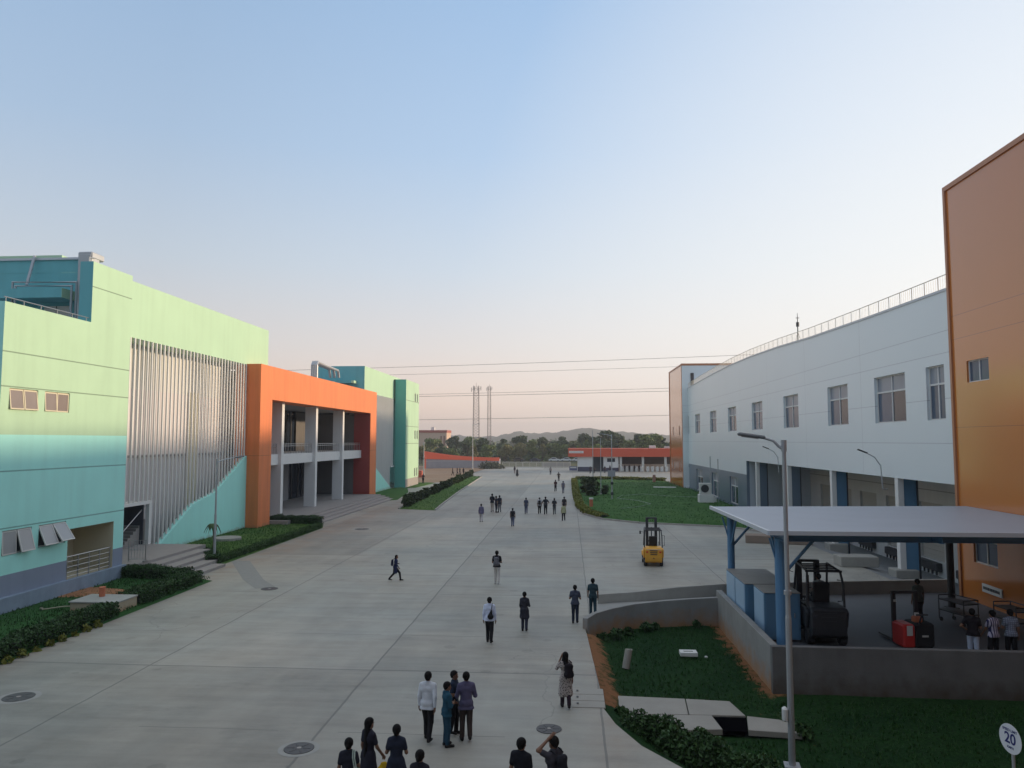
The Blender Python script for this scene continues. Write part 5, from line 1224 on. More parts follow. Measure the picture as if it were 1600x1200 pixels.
# cars beyond the gate (local +X = front)
m_carw = M('white_car_paint', (.72, .73, .74), .3, .02, 1, spec=.6)
def car(x, y, rz, label, mat=m_carw, group='cars parked outside the gate'):
    t = empty('parked_car', (x, y, 0), rz, label=label, cat='car', group=group)
    side = [(-2.0, .35), (-2.05, .75), (-1.9, .95), (-1.35, 1.0), (-.95, 1.42), (.35, 1.45), (.95, 1.02), (1.75, .9), (2.0, .7), (2.0, .35)]
    B = MB(); B.prism(side, 'y', -.82, .82); o = B.build('body', mat, t); bv = o.modifiers.new('b', 'BEVEL'); bv.width = .08; bv.segments = 2; bv.limit_method = 'ANGLE'
    for s in (-1, 1):
        B = MB(); B.prism([(-1.2, 1.0), (-.88, 1.33), (.3, 1.36), (.78, 1.02)], 'y', s*.81, s*.835); B.build('side_window', g_dark, t)
        for wx in (-1.25, 1.25): B = MB(); B.tube([(wx, s*.66, .31), (wx, s*.84, .31)], .31, 14); wv = B.build('wheel', m_black, t); B = MB(); B.tube([(wx, s*.84, .31), (wx, s*.85, .31)], .17, 10); B.build('rim', m_galv, wv)
        B = MB(); B.cbox((1.96, s*.6, .72), (.1, .3, .14)); B.build('headlight', g_pale, t)
    return t
car(-5.0, 268, 0, 'white hatchback outside the gate, leftmost of three in line'); car(-1.0, 268.5, R(180), 'white car outside the gate between two other white cars'); car(3.2, 268, 0, 'white car half hidden by the gatehouse roof edge')
car(-11.5, 262, R(0), 'dark car with pale stripe parked outside the gate', M('dark_car_paint', (.04, .04, .06), .3)); car(-17.8, 270, R(0), 'dusty brown pickup-like car seen beyond the left part of the gate', M('dusty_car_paint', (.16, .13, .11), .5))

# distant building, cell towers, power lines
DB = empty('distant_building', (-60.5, 330, 0), label='distant pinkish cream block with a red roof edge', cat='building')
B = MB(); B.box(-5.2, 7, 0, 12, 0, 10.9); B.build('wall', M('peach_wall', (.62, .45, .34), .8), DB)
B = MB(); B.box(-5.4, 7.2, -.2, 12.2, 10.9, 12.0); B.box(-8.8, -5.2, 1, 12, 8.2, 12.0); B.build('roof_edge', M('dull_red_edge', (.40, .11, .08), .7), DB)
B = MB(); B.box(-8.6, -5.3, 1.2, 12, 0, 8.2); B.build('side_wing', m_grey, DB)
B = MB(); B.box(-.5, 1.0, 3, 5, 12, 13.4); B.build('water_tank', m_white, DB)
for x in (4.2, 5.6): B = MB(); B.box(x, x+.8, -.06, 0, 1, 9.5); B.build('window_strip', M('dim_strip', (.30, .17, .13), .8), DB)
def lattice(x, y, h, w_, label):
    t = empty('cell_tower', (x, y, 0), label=label, cat='tower')
    B = MB(); r = .11
    def q(z): return w_/2*(1-.22*z/h)
    for sx in (-1, 1):
        for sy in (-1, 1): B.tube([(sx*q(0), sy*q(0), 0), (sx*q(h), sy*q(h), h)], r, 5)
    z = 0; k = 0
    while z < h-1.4:
        z2 = z+1.5
        for sx in (-1, 1): B.tube([(sx*q(z), -q(z), z), (-sx*q(z2), -q(z2), z2)], r*.5, 4); B.tube([(q(z)*sx, -q(z), z), (q(z2)*sx, q(z2), z2)], r*.5, 4)
        B.tube([(-q(z2), -q(z2), z2), (q(z2), -q(z2), z2)], r*.5, 4); z = z2; k += 1
    B.build('lattice_mast', m_tower, t)
    B = MB(); B.tube([(0, 0, h-.5), (0, 0, h+1.6)], .08, 5); B.build('spike', m_tower, t)
    for i in range(6):
        a = i*math.pi/3; B = MB(); c = (math.cos(a)*w_*.75, math.sin(a)*w_*.75, h-1.4-.6*(i % 2)); B.cbox(c, (.35, .35, 2.2), ch=.05); B.tube([(0, 0, c[2]), c], .05, 4); B.build('antenna_panel', M('antenna_grey', (.35, .33, .33), .7), t)
    return t
lattice(-49.0, 400, 36.6, 3.3, 'taller wider red-grey lattice phone tower, left of the pair')
lattice(-52.5, 500, 43.5, 2.3, 'thinner lattice phone tower, right of the pair')
def zat(py, Y): return 7.5-(py-688)*Y/1180
for i, (yl_, yr_, lb) in enumerate(((573.5, 559, 'topmost power cable crossing the sky'), (585, 573, 'second power cable from the top'), (617, 606, 'upper of the close pair of middle cables'), (620, 610.5, 'lower of the close pair of middle cables'), (657, 648, 'lowest power cable, just above the hills'))):
    Yw = 235; B = MB(); pts = []
    for k in range(41):
        t = k/40; x = -140+300*t; px = 888+x/Yw*1180; z = zat(yl_+(yr_-yl_)*(px-600)/500, Yw)+1.2*((x-10)/150)**2
        pts.append((x, Yw+i*.6, z))
    B.tube(pts, .055 if i not in (1, 2) else .042, 5); tag(B.build('power_cable', m_wire), lb+' between the two buildings', 'cable', 'power cables strung across the sky')

# trees ----------------------------------------------------------------
def crown(seed, n, R_, H_, size, open_=.0):
    rs = np.random.RandomState(seed); P_ = []
    nb = rs.randint(9, 15)
    for b in range(nb):
        a = rs.uniform(0, 6.28); rr = R_*rs.uniform(.1, .72); zz = H_*rs.uniform(.38, .92); br = R_*rs.uniform(.26, .46)
        rr *= (1-.5*abs(zz/H_-.55)*1.4)
        m_ = n//nb; u = rs.normal(size=(m_, 3)); u /= np.linalg.norm(u, axis=1)[:, None]
        r = (rs.uniform(.35, 1.1, m_)**.6)[:, None]*br; q = u*r; q[:, 2] *= .72
        P_.append(q+np.array([rr*math.cos(a), rr*math.sin(a), zz]))
    P_ = np.concatenate(P_); global nr
    st = nr; nr = rs; V, F = leaves(P_, size); nr = st
    return V, F
TR = []
for i in range(8):
    big = i % 2
    o = npmesh('crown', *crown(30+i, 2600, 2.9 if not big else 3.6, 7.0 if not big else 8.2, .42), l_tree); me = o.data; bpy.data.objects.remove(o)
    H_ = 7.0 if not big else 8.2
    B = MB(); B.tube([(0, 0, -.3), (.1, 0, H_*.3), (0, .1, H_*.62)], [.24, .17, .07], 7)
    rs = random.Random(i)
    for k in range(5):
        a = rs.uniform(0, 6.28); z = H_*rs.uniform(.22, .45); B.tube([(0, 0, z), (math.cos(a)*1.0, math.sin(a)*1.0, z+1.2), (math.cos(a)*1.9, math.sin(a)*1.9, z+2.1)], [.1, .07, .03], 5)
    o = B.build('trunk', m_wood); tm = o.data; bpy.data.objects.remove(o); TR.append((me, tm, H_))
TC = [('tree_leaf', l_tree), ('dark', l_treed), ('olive', l_treey)]
_tm = {}
def tree(x, y, h, kind, var, label, group='trees beyond the gate and wall'):
    me, tm, H_ = TR[var]; key = (var, kind)
    if key not in _tm: m2 = me.copy(); m2.materials.clear(); m2.materials.append(TC[kind][1]); _tm[key] = m2
    t = empty('tree', (x, y, 0), rng.uniform(0, 6.28), label=label, cat='tree', group=group); s = h/H_; t.scale = (s*rng.uniform(.95, 1.3), s*rng.uniform(.95, 1.3), s)
    for d, n in ((_tm[key], 'crown'), (tm, 'trunk')): o = bpy.data.objects.new(n, d); COL.objects.link(o); o.parent = t
KN = ['mid green rounded tree', 'dark evergreen-looking tree', 'pale olive tree']
spots = [(-66, 248, 8.5, 1), (-60, 240, 7.0, 0), (-54, 252, 8.0, 1), (-48, 245, 6.0, 2), (-43, 255, 6.4, 1), (-38.5, 246, 5.2, 0), (-36, 268, 7.6, 1), (-32, 250, 5.6, 2), (-31, 275, 8.6, 1), (-27.5, 256, 6.2, 0),
         (-24, 280, 8.0, 1), (-22, 262, 6.6, 2), (-18, 290, 9.2, 1), (-17, 268, 6.6, 2), (-13.5, 282, 7.4, 0), (-10, 292, 9.0, 1), (-9.5, 276, 6.2, 2), (-5.5, 285, 6.6, 0), (-2, 296, 8.2, 1), (-1.5, 280, 6.0, 0), (2.5, 288, 7.2, 2),
         (6, 296, 9.6, 1), (7, 280, 7.6, 0), (11, 290, 9.2, 1), (12, 262, 10.6, 1), (15.5, 275, 10.8, 1), (19, 285, 8.0, 0), (22, 270, 7.2, 0), (26, 290, 9.8, 1), (27, 262, 9.8, 0), (30.5, 268, 10.0, 0), (34, 282, 8.6, 1), (38, 270, 8.0, 0), (43, 285, 8.8, 1),
         (-52, 285, 8.4, 0), (-45, 295, 9.0, 1), (-40, 305, 8.6, 0), (-72, 270, 9.0, 1), (-80, 262, 8.4, 0), (8.5, 240, 6.6, 0), (-3, 310, 9.0, 1), (17, 315, 10, 1), (47, 300, 9.5, 0)]
spots.sort(key=lambda q: q[0]/q[1]); cnt_ = {}
for i, (x, y, h, k) in enumerate(spots):
    px = 888+x/y*1180
    where = 'behind the left building corner' if px < 655 else 'above the grey boundary wall' if px < 785 else 'behind the gate' if px < 890 else 'behind the gatehouse roof' if px < 1050 else 'hidden behind the far tower'
    cnt_[(k, where)] = cnt_.get((k, where), -1)+1
    tree(x, y, h, k, i % 8, '%s %s, %s such from left' % (KN[k], where, ORD[cnt_[(k, where)]]))
# far wood and hills
def farwood():
    P_ = []
    for i in range(900):
        y = nr.uniform(330, 1000); x = nr.uniform(-.62, .75)*y
        if abs(x+49) < 8 and y < 410: continue
        r = nr.uniform(2.5, 5.0); h = nr.uniform(3.5, 8.5); m_ = 46; u = nr.normal(size=(m_, 3)); u /= np.linalg.norm(u, axis=1)[:, None]; u[:, 2] = np.abs(u[:, 2]); P_.append(u*np.array([r, r, h])*nr.uniform(.6, 1.05, (m_, 1))+np.array([x, y, 0]))
    V, F = leaves(np.concatenate(P_), 1.9); tag(npmesh('woodland', V, F, l_treed), kind='stuff')
farwood()
def undergrowth():
    P_ = []
    for i in range(420):
        y = nr.uniform(276, 335); x = nr.uniform(-.36, .22)*y
        r = nr.uniform(1.8, 3.6); h = nr.uniform(2.0, 5.6); m_ = 60; u = nr.normal(size=(m_, 3)); u /= np.linalg.norm(u, axis=1)[:, None]; u[:, 2] = np.abs(u[:, 2]); P_.append(u*np.array([r, r, h])*nr.uniform(.6, 1.05, (m_, 1))+np.array([x, y, 0]))
    V, F = leaves(np.concatenate(P_), .75); o = npmesh('undergrowth', V, F, [l_tree, l_treey, l_treed]); o.data.polygons.foreach_set('material_index', np.repeat(nr.randint(0, 3, 420), 60)); tag(o, kind='stuff')
undergrowth()
def hills():
    prof = [(-400, 683), (300, 680), (500, 676), (655, 678), (700, 679), (740, 682), (780, 681), (797, 676), (812, 672), (830, 676), (850, 675), (868, 674), (885, 669), (910, 665), (930, 667), (950, 672), (975, 673), (1000, 676), (1048, 680), (1150, 676), (1400, 672), (2200, 684)]
    def pz(px):
        for (a, b), (c, d) in zip(prof[:-1], prof[1:]):
            if a <= px <= c: t = (px-a)/(c-a); t = t*t*(3-2*t); return b+(d-b)*t
        return 684
    Yr = 1500; xs = np.arange(-1500, 1600, 5.0); ts = np.linspace(-1, 1, 30); V = []
    for t in ts:
        for x in xs:
            y = Yr+t*420; px = 888+x/Yr*1180; zr_ = (688-pz(px))*.80*Yr/1180+7.5
            env = math.cos(t*math.pi/2)**1.3; bump = 5.5*abs(nz(x, y, .035, 3))+3.0*abs(nz(x, y, .1, 5))
            V.append((x, y, (zr_-1.0)*env*(1+.10*nz(x, y, .006, 9)*(1 if abs(t) > .15 else 0))+bump*env-1.5+1.4*env))
    V = np.array(V); nx = len(xs); F = []
    for j in range(len(ts)-1):
        for i in range(nx-1): a = j*nx+i; F.append((a, a+1, a+nx+1, a+nx))
    tag(npmesh('hills', V, np.array(F), g_hill, smooth=False), kind='structure')
hills()
# haze
B = MB(); B.box(-2600, 2600, -500, 2600, -3, 62); hz = B.build('haze', None)
mh, nt, b = newmat('haze_air'); nt.nodes.remove(b); pv = nt.nodes.new('ShaderNodeVolumePrincipled'); pv.inputs['Density'].default_value = .0005; pv.inputs['Color'].default_value = (.86, .85, .88, 1); pv.inputs['Anisotropy'].default_value = .3
nt.links.new(pv.outputs[0], nt.nodes['Material Output'].inputs['Volume']); hz.data.materials.append(mh); tag(hz, kind='stuff')

# ================================================================== PEOPLE
def cone(a, b, ra, rb, sc=(1, 1, 1)): return ('c', np.array(a, float), np.array(b, float), ra, rb, sc)
def field(prims, P, k):
    d = None
    for pr in prims:
        _, a, b, ra, rb, sc = pr; s_ = np.array(sc); A = a/s_; Bb = b/s_; Q_ = P/s_; ba = Bb-A; L = ba@ba
        t = np.clip(((Q_-A)@ba)/L, 0, 1) if L > 1e-9 else np.zeros(len(Q_))
        q = np.linalg.norm(Q_-A-t[:, None]*ba, axis=1)-(ra+(rb-ra)*t)
        q *= min(sc)
        if d is None: d = q
        else: h = np.clip(.5+.5*(d-q)/k, 0, 1); d = d*(1-h)+q*h-k*h*(1-h)
    return d
def nets(prims, h, k=.03, cut=None):
    lo = np.min([np.minimum(p[1], p[2])-max(p[3], p[4])*np.array([max(1, v) for v in p[5]]) for p in prims], 0)-2*h
    hi = np.max([np.maximum(p[1], p[2])+max(p[3], p[4])*np.array([max(1, v) for v in p[5]]) for p in prims], 0)+2*h
    n = np.maximum(4, np.ceil((hi-lo)/h).astype(int)+1)
    g = np.meshgrid(*[lo[i]+h*np.arange(n[i]) for i in range(3)], indexing='ij'); P = np.stack([q.ravel() for q in g], 1)
    D = field(prims, P, k)
    if cut is not None: D = np.maximum(D, cut(P))
    D = D.reshape(n); s = D < 0
    c = [s[i:n[0]-1+i, j:n[1]-1+j, l:n[2]-1+l] for i in (0, 1) for j in (0, 1) for l in (0, 1)]
    cnt = sum(x.astype(int) for x in c); act = (cnt > 0) & (cnt < 8); idx = -np.ones(act.shape, int); idx[act] = np.arange(act.sum())
    I = np.argwhere(act); acc = np.zeros((len(I), 3)); num = np.zeros(len(I))
    corners = [(i, j, l) for i in (0, 1) for j in (0, 1) for l in (0, 1)]
    for p in corners:
        for ax in range(3):
            if p[ax]: continue
            q = list(p); q[ax] = 1
            a = D[I[:, 0]+p[0], I[:, 1]+p[1], I[:, 2]+p[2]]; b = D[I[:, 0]+q[0], I[:, 1]+q[1], I[:, 2]+q[2]]
            x = (a < 0) != (b < 0); t = np.where(x, a/(a-b+1e-12), 0)
            pt = np.array(p, float)+t[:, None]*(np.array(q)-np.array(p)); acc[x] += pt[x]; num[x] += 1
    V = lo+h*(I+acc/num[:, None]); F = []
    for ax in range(3):
        o1, o2 = [(1, 2), (2, 0), (0, 1)][ax]
        sl = [slice(1, n[i]-1) for i in range(3)]; sl[ax] = slice(0, n[ax]-1)
        sl2 = list(sl); sl2[ax] = slice(1, n[ax])
        a = s[tuple(sl)]; b = s[tuple(sl2)]; E_ = np.argwhere(a != b)
        if not len(E_): continue
        base = E_+np.array([0 if i == ax else 1 for i in range(3)]); inn = a[tuple(E_.T)]
        d1 = np.zeros(3, int); d1[o1] = 1; d2 = np.zeros(3, int); d2[o2] = 1
        q = [idx[tuple((base-u).T)] for u in (d1+d2, d2, 0*d1, d1)]
        f = np.stack(q, 1); f[~inn] = f[~inn][:, ::-1]; F.append(f)
    F = np.concatenate(F); return V, F[(F >= 0).all(1)]
_cl = {}
def cloth(col, kind='plain'):
    key = (col, kind)
    if key in _cl: return _cl[key]
    m, nt, b = newmat('fabric'); tcn = nt.nodes.new('ShaderNodeTexCoord'); O = tcn.outputs['Object']
    f = math_(nt, 'MULTIPLY_ADD', noise_(nt, 9, 4, vec=O), .5, .75); v = nt.nodes.new('ShaderNodeVectorMath'); v.operation = 'SCALE'; v.inputs[0].default_value = col; nt.links.new(f, v.inputs['Scale']); c = v.outputs[0]
    s = nt.nodes.new('ShaderNodeSeparateXYZ'); nt.links.new(O, s.inputs[0])
    if kind == 'stripe': c = mixc(nt, math_(nt, 'LESS_THAN', math_(nt, 'FRACT', math_(nt, 'MULTIPLY', s.outputs['X'], 13)), .42), c, (.03, .03, .09))
    if kind == 'check':
        a_ = math_(nt, 'LESS_THAN', math_(nt, 'FRACT', math_(nt, 'MULTIPLY', s.outputs['X'], 16)), .3); b_ = math_(nt, 'LESS_THAN', math_(nt, 'FRACT', math_(nt, 'MULTIPLY', s.outputs['Z'], 16)), .3)
        c = mixc(nt, math_(nt, 'MULTIPLY', math_(nt, 'MAXIMUM', a_, b_), .75), c, (.08, .09, .13))
    if kind == 'dots':
        vo = nt.nodes.new('ShaderNodeTexVoronoi'); vo.inputs['Scale'].default_value = 22; nt.links.new(O, vo.inputs['Vector']); c = mixc(nt, math_(nt, 'LESS_THAN', vo.outputs['Distance'], .36), c, (.035, .03, .04))
    nt.links.new(c, b.inputs['Base Color']); b.inputs['Roughness'].default_value = .9; b.inputs['Specular IOR Level'].default_value = .2
    bn = nt.nodes.new('ShaderNodeBump'); bn.inputs['Strength'].default_value = .5; bn.inputs['Distance'].default_value = .03; nt.links.new(noise_(nt, 7, 3, vec=O), bn.inputs['Height']); nt.links.new(bn.outputs[0], b.inputs['Normal'])
    _cl[key] = m; return m
skin = M('brown_skin', (.20, .105, .065), .6, .08, 8); hairm = M('black_hair', (.006, .005, .005), .7, .2, 20, spec=.15)
def person(x, y, z, face, h, label, top, bot, arms=('down', 'down'), stride=.0, hair='short', dress=None, sleeves='short', tk='plain', lod=1, female=False, hem=None, shoe=(.02, .02, .02), lean=0., turn=0., sit=False, group=None, neckw=1.):
    """face: compass angle in degrees the figure looks towards, 0 = away down the yard (+Y), positive = turned left. stride: ±step length"""
    t = empty('person', (x, y, z), R(face), label=label, cat='person', group=group); sc = h/1.72; t.scale = (sc, sc, sc)
    cell = {0: .040, 1: .026, 2: .0175}[lod]
    w_ = .9 if female else 1.0
    hip = .085; sw = .165*w_; S_ = stride
    # joints
    pel = np.array([0, 0, .93]); che = np.array([0, .02+lean*.35, 1.33]); nk = np.array([0, .01+lean*.5, 1.47]); hd = np.array([0, .03+lean*.6, 1.585])
    legs = []
    for sx, ph in ((-1, 1), (1, -1)):
        st = S_*ph; hp = np.array([sx*hip, 0, .90])
        if sit: kn = np.array([sx*.13, .42, .90]); an = np.array([sx*.13, .50, .48]); toe = an+np.array([0, .16, -.05]); legs.append((hp, kn, an, toe)); continue
        an = np.array([sx*(hip+.01), st*.5, .085+(.06 if st < -.05 else 0)]); kn = (hp+an)/2+np.array([0, .03+abs(st)*.13, .0]); kn[2] = .495
        toe = an+np.array([sx*.025, .155, -.05-(.02 if st < -.05 else 0)]); legs.append((hp, kn, an, toe))
    A_ = []
    for i, (sx, kind) in enumerate(((-1, arms[0]), (1, arms[1]))):
        sh = che+np.array([sx*sw, -.01, .055])
        if kind == 'down': el_ = sh+np.array([sx*.05, -.02, -.28]); wr = el_+np.array([sx*.015, .05, -.245])
        elif kind == 'fwd': el_ = sh+np.array([sx*.045, .08, -.27]); wr = el_+np.array([sx*.0, .15, -.20])
        elif kind == 'back': el_ = sh+np.array([sx*.045, -.10, -.26]); wr = el_+np.array([sx*.01, -.03, -.245])
        elif kind == 'hold': el_ = sh+np.array([sx*.07, .02, -.27]); wr = el_+np.array([-sx*.08, .20, .06])
        elif kind == 'fold': el_ = sh+np.array([sx*.06, .03, -.27]); wr = el_+np.array([-sx*.19, .15, .02])
        elif kind == 'head': el_ = sh+np.array([sx*.16, .13, .12]); wr = np.array([sx*.10, .06+lean*.6, 1.68])
        elif kind == 'ear': el_ = sh+np.array([sx*.12, .10, -.20]); wr = hd+np.array([sx*.12, .04, -.02])
        elif kind == 'hip': el_ = sh+np.array([sx*.17, -.07, -.23]); wr = np.array([sx*.16, .03, 1.03])
        d = (wr-el_)/np.linalg.norm(wr-el_); A_.append((sh, el_, wr, d))
    torso = [cone(pel+[-.06, 0, 0], pel+[.06, 0, 0], .105*(1.08 if female else 1), .105*(1.08 if female else 1), (1, .92, 1)), cone(pel+[0, 0, .03], che+[0, 0, -.14], .115*w_, .12*w_, (1.12, .85, 1)), cone(che+[-.075*w_, 0, -.03], che+[.075*w_, 0, -.03], .118, .118, (1, .86, 1)),
             cone(che+[-.135*w_, -.01, .055], che+[0, -.01, .095], .055, .06), cone(che+[.135*w_, -.01, .055], che+[0, -.01, .095], .055, .06)]
    arm = []
    for sh, el_, wr, d in A_: arm += [cone(sh, el_, .052*w_, .041*w_), cone(el_, wr, .041*w_, .027)]
    leg = []
    for hp, kn, an, toe in legs: leg += [cone(hp, kn, .085, .055), cone(kn+[0, -.015, -.03], an, .056, .038)]
    feet = []
    for hp, kn, an, toe in legs: feet += [cone(an+[0, -.03, -.045], toe, .038, .032)]
    head = [cone(hd+[0, .025, -.055], hd+[0, .03, -.06], .062, .060, (.92, 1, 1)), cone(hd+[0, -.005, .03], hd+[0, -.012, .035], .092, .092, (.86, 1, .98))]
    face_ = [cone(hd+[0, .092, -.01], hd+[0, .108, -.035], .008, .013), cone(hd+[-.083, 0, -.02], hd+[-.085, -.005, .01], .014, .016), cone(hd+[.083, 0, -.02], hd+[.085, -.005, .01], .014, .016)]
    hands = [cone(wr, wr+d*.075, .030, .033, (.8, 1, 1)) for sh, el_, wr, d in A_]
    body = torso+arm+leg+feet+[cone(nk+[0, -.01, -.04], hd+[0, -.01, -.03], .052*neckw, .048)]+head+face_+hands
    V, F = nets(body, cell, .022)
    if lod >= 1:                                     # fingers and thumb rooted in each palm
        B = MB(); B.v = [tuple(p) for p in V]; B.f = [tuple(f) for f in F]; B.mi = [0]*len(F)
        for (sh, el_, wr, d), sx in zip(A_, (-1, 1)):
            d_ = Vector(d); sidev = d_.cross(Vector((sx, 0, 0.001))).normalized()
            if sidev.length < .1: sidev = Vector((0, 1, 0))
            inn = Vector((-sx, 0, 0)); pm = Vector(wr)+d_*.085
            for k, L in enumerate((.062, .072, .068, .052)):
                o = pm+sidev*(.027-.018*k)*1.0; B.tube([o-d_*.02, o+d_*L*.45+inn*.006, o+d_*L*.8+inn*.022, o+d_*L*.98+inn*.036], [.010, .0092, .0085, .006], 5)
            o = Vector(wr)+d_*.035+sidev*.024; B.tube([o, o+sidev*.026+d_*.028, o+sidev*.030+d_*.055+inn*.012], [.012, .010, .007], 5)
        bo = B.build('body', skin, t, smooth=True)
    else: bo = npmesh('body', V, F, skin, t, smooth=True)
    # head turn is built into hair + head by facing; hair
    off = .016
    hp_ = [cone(hd+[0, -.012, .036], hd+[0, -.02, .038], .092+off, .092+off, (.88, 1, .98)), cone(hd+[0, -.045, -.03], hd+[0, -.045, .0], .066, .08)]
    hl = lambda P: np.minimum(np.maximum(P[:, 1]-(hd[1]+.055), -(P[:, 2]-(hd[2]+.055)) ), np.maximum(P[:, 1]-(hd[1]+.055), 0)+9) if False else np.maximum((P[:, 1]-hd[1]-.045)-(P[:, 2]-hd[2]-.045)*1.0, (hd[2]-.075-P[:, 2]))
    if hair == 'long': hp_ += [cone(hd+[0, -.06, 0], nk+[0, -.11, -.30], .075, .05, (1.15, .7, 1))]; hl = lambda P: np.where(P[:, 1] > hd[1]-.03, np.maximum((P[:, 1]-hd[1]-.045)-(P[:, 2]-hd[2]-.045), hd[2]-.09-P[:, 2]), -1)
    if hair == 'verylong': hp_ += [cone(hd+[0, -.06, 0], nk+[.02, -.12, -.52], .08, .035, (1.1, .7, 1)), cone(hd+[-.07, -.02, -.02], nk+[-.12, -.04, -.14], .035, .02)]; hl = lambda P: np.where(P[:, 1] > hd[1]-.03, np.maximum((P[:, 1]-hd[1]-.045)-(P[:, 2]-hd[2]-.045), hd[2]-.2-P[:, 2]), -1)
    if hair == 'bun': hp_ += [cone(hd+[0, -.12, -.01], hd+[0, -.13, -.02], .05, .045)]
    if hair == 'pony': hp_ += [cone(hd+[0, -.10, .0], nk+[0, -.13, -.18], .045, .028)]
    V, F = nets(hp_, cell*.9, .02, hl); npmesh('hair', V, F, hairm, bo if False else t, smooth=True)
    if lod == 2:
        for sx in (-1, 1): B = MB(); c = Vector(hd)+Vector((sx*.031, .082, .012)); B.tube([c, c+Vector((0, .006, 0))], .011, 8, M('eye_dark', (.02, .015, .012), .3)); B.build('eye', None, t)
        B = MB(); c = Vector(hd)+Vector((0, .083, -.062)); B.cbox(tuple(c), (.04, .012, .009)); B.build('mouth', M('lip', (.16, .06, .05), .6), t)
    # clothes
    e = .016
    bh = hem if hem is not None else .86
    shirt = [cone(p[1], p[2], p[3]+e, p[4]+e, p[5]) for p in torso]
    if bh < .9: shirt += [cone([-.08, 0, bh+.0], [.08, 0, bh+.0], .13, .13, (1, .95, 1)), cone([-.05, 0, .95], [.05, 0, .95], .13, .13, (1, .95, 1))]
    shirt += [cone(nk+[0, -.01, -.06], nk+[0, -.01, -.02], .062, .055)]
    cuts = [(lambda P: np.maximum(bh-P[:, 2], -9))]
    for sh, el_, wr, d in A_:
        if sleeves == 'short': q = sh+(el_-sh)*.62; shirt += [cone(sh, q, .064*w_, .060*w_)]
        elif sleeves == 'long': shirt += [cone(sh, el_, .064*w_, .054*w_), cone(el_, wr-(wr-el_)*.08, .054*w_, .038)]
        elif sleeves == 'none': pass
        else: q = el_+(wr-el_)*.4; shirt += [cone(sh, el_, .064*w_, .056*w_), cone(el_, q, .056*w_, .05*w_)]
    V, F = nets(shirt, cell, .022, lambda P: np.where(np.abs(P[:, 0]) < .225, bh-P[:, 2], -9)); npmesh('shirt' if dress is None else 'kurta', V, F, cloth(top, tk), t, smooth=True)
    if dress:                                        # skirt of a kurta / dress hanging from the waist: (hem z, flare)
        hz_, fl = dress; mid = sum(l[1] for l in legs)/2
        sk_ = [cone([-.05, 0, .96], [-.07*fl, mid[1]*.4, hz_+.1], .13, .15*fl, (1, .85, 1)), cone([.05, 0, .96], [.07*fl, mid[1]*.4, hz_+.1], .13, .15*fl, (1, .85, 1))]
        V, F = nets(sk_, cell, .05, lambda P: np.maximum(hz_-P[:, 2], P[:, 2]-.99)); npmesh('kurta_skirt', V, F, cloth(top, tk), t, smooth=True)
    if bot:
        tr_ = [cone(pel+[-.058, 0, -.02], pel+[.058, 0, -.02], .118, .118, (1, .9, 1))]
        for hp, kn, an, toe in legs: tr_ += [cone(hp, kn, .098, .074), cone(kn, an+[0, 0, .02], .072, .062)]
        V, F = nets(tr_, cell, .02, lambda P: np.maximum(.07-P[:, 2], P[:, 2]-1.0)); npmesh('trousers', V, F, cloth(bot), t, smooth=True)
    for hp, kn, an, toe in legs:
        V, F = nets([cone(an+[0, -.035, -.042], toe+[0, .01, 0], .046, .038), cone(an+[0, -.01, -.01], an+[0, 0, -.04], .045, .045)], cell*.9, .02, lambda P: (an[2]-.085)-P[:, 2]); npmesh('shoe', V, F, cloth(shoe), t, smooth=True)
    t['sc'] = sc
    return t
def worldpt(t, p): return Matrix.Translation(t.location) @ Matrix.Rotation(t.rotation_euler[2], 4, 'Z') @ (Vector(p)*t['sc'])
def bag(t, name, prims, col, label, cat, cell=.022, strap=None, straphue=(.02, .02, .02)):
    V, F = nets(prims, cell, .025); o = npmesh(name, V, F, cloth(col), None, smooth=True)
    o.location = t.location; o.rotation_euler = t.rotation_euler; o.scale = t.scale; tag(o, label, cat)
    if strap:
        B = MB()
        for pts in strap: B.tube(pts, .014, 5)
        B.build('strap', cloth(straphue), o)
    return o
def backpack(t, label, col=(.02, .022, .03), lod=1, dx=0):
    return bag(t, 'backpack', [cone([dx-.07, -.20, 1.08], [dx+.07, -.20, 1.08], .095, .095, (1, .8, 1)), cone([dx-.06, -.19, 1.33], [dx+.06, -.19, 1.33], .08, .08, (1, .8, 1)), cone([dx, -.20, 1.1], [dx, -.19, 1.32], .12, .1, (1.1, .75, 1))], col, label, 'backpack', .02 if lod else .035,
               strap=[[(dx+s*.1, -.14, 1.42), (s*.115, -.02, 1.475), (s*.12, .115, 1.4), (s*.13, .12, 1.25), (dx+s*.15, -.06, 1.08)] for s in (-1, 1)] if lod else None, straphue=col)
NAVY = (.025, .035, .085); BLK = (.015, .015, .018); WHT = (.62, .66, .72); KH = (.42, .38, .34); GR = (.12, .125, .14); TEALB = (.02, .075, .12); PUR = (.10, .095, .17); BRN = (.055, .042, .040)
person(-3.56, 19.28, 0, -6, 1.70, 'man in untucked white shirt and black trousers walking left of a group of three men', WHT, BLK, ('down', 'back'), .42, sleeves='long', hem=.80, lod=2)
person(-3.04, 19.0, 0, -62, 1.55, 'short man in dark blue shirt and trousers facing right, front of a huddle', TEALB, (.02, .06, .10), ('fold', 'fold'), 0, lod=2, hem=.82, sleeves='34')
person(-2.98, 19.75, 0, -100, 1.60, 'man half hidden behind the dark blue man, his head turned right', (.02, .03, .055), BLK, ('down', 'fold'), .1, lod=2, hem=.85)
person(-2.6, 19.36, 0, 12, 1.69, 'man in purplish grey shirt and brown trousers standing with arms bent', PUR, BRN, ('hold', 'hold'), .12, lod=2, hem=.80, sleeves='34')
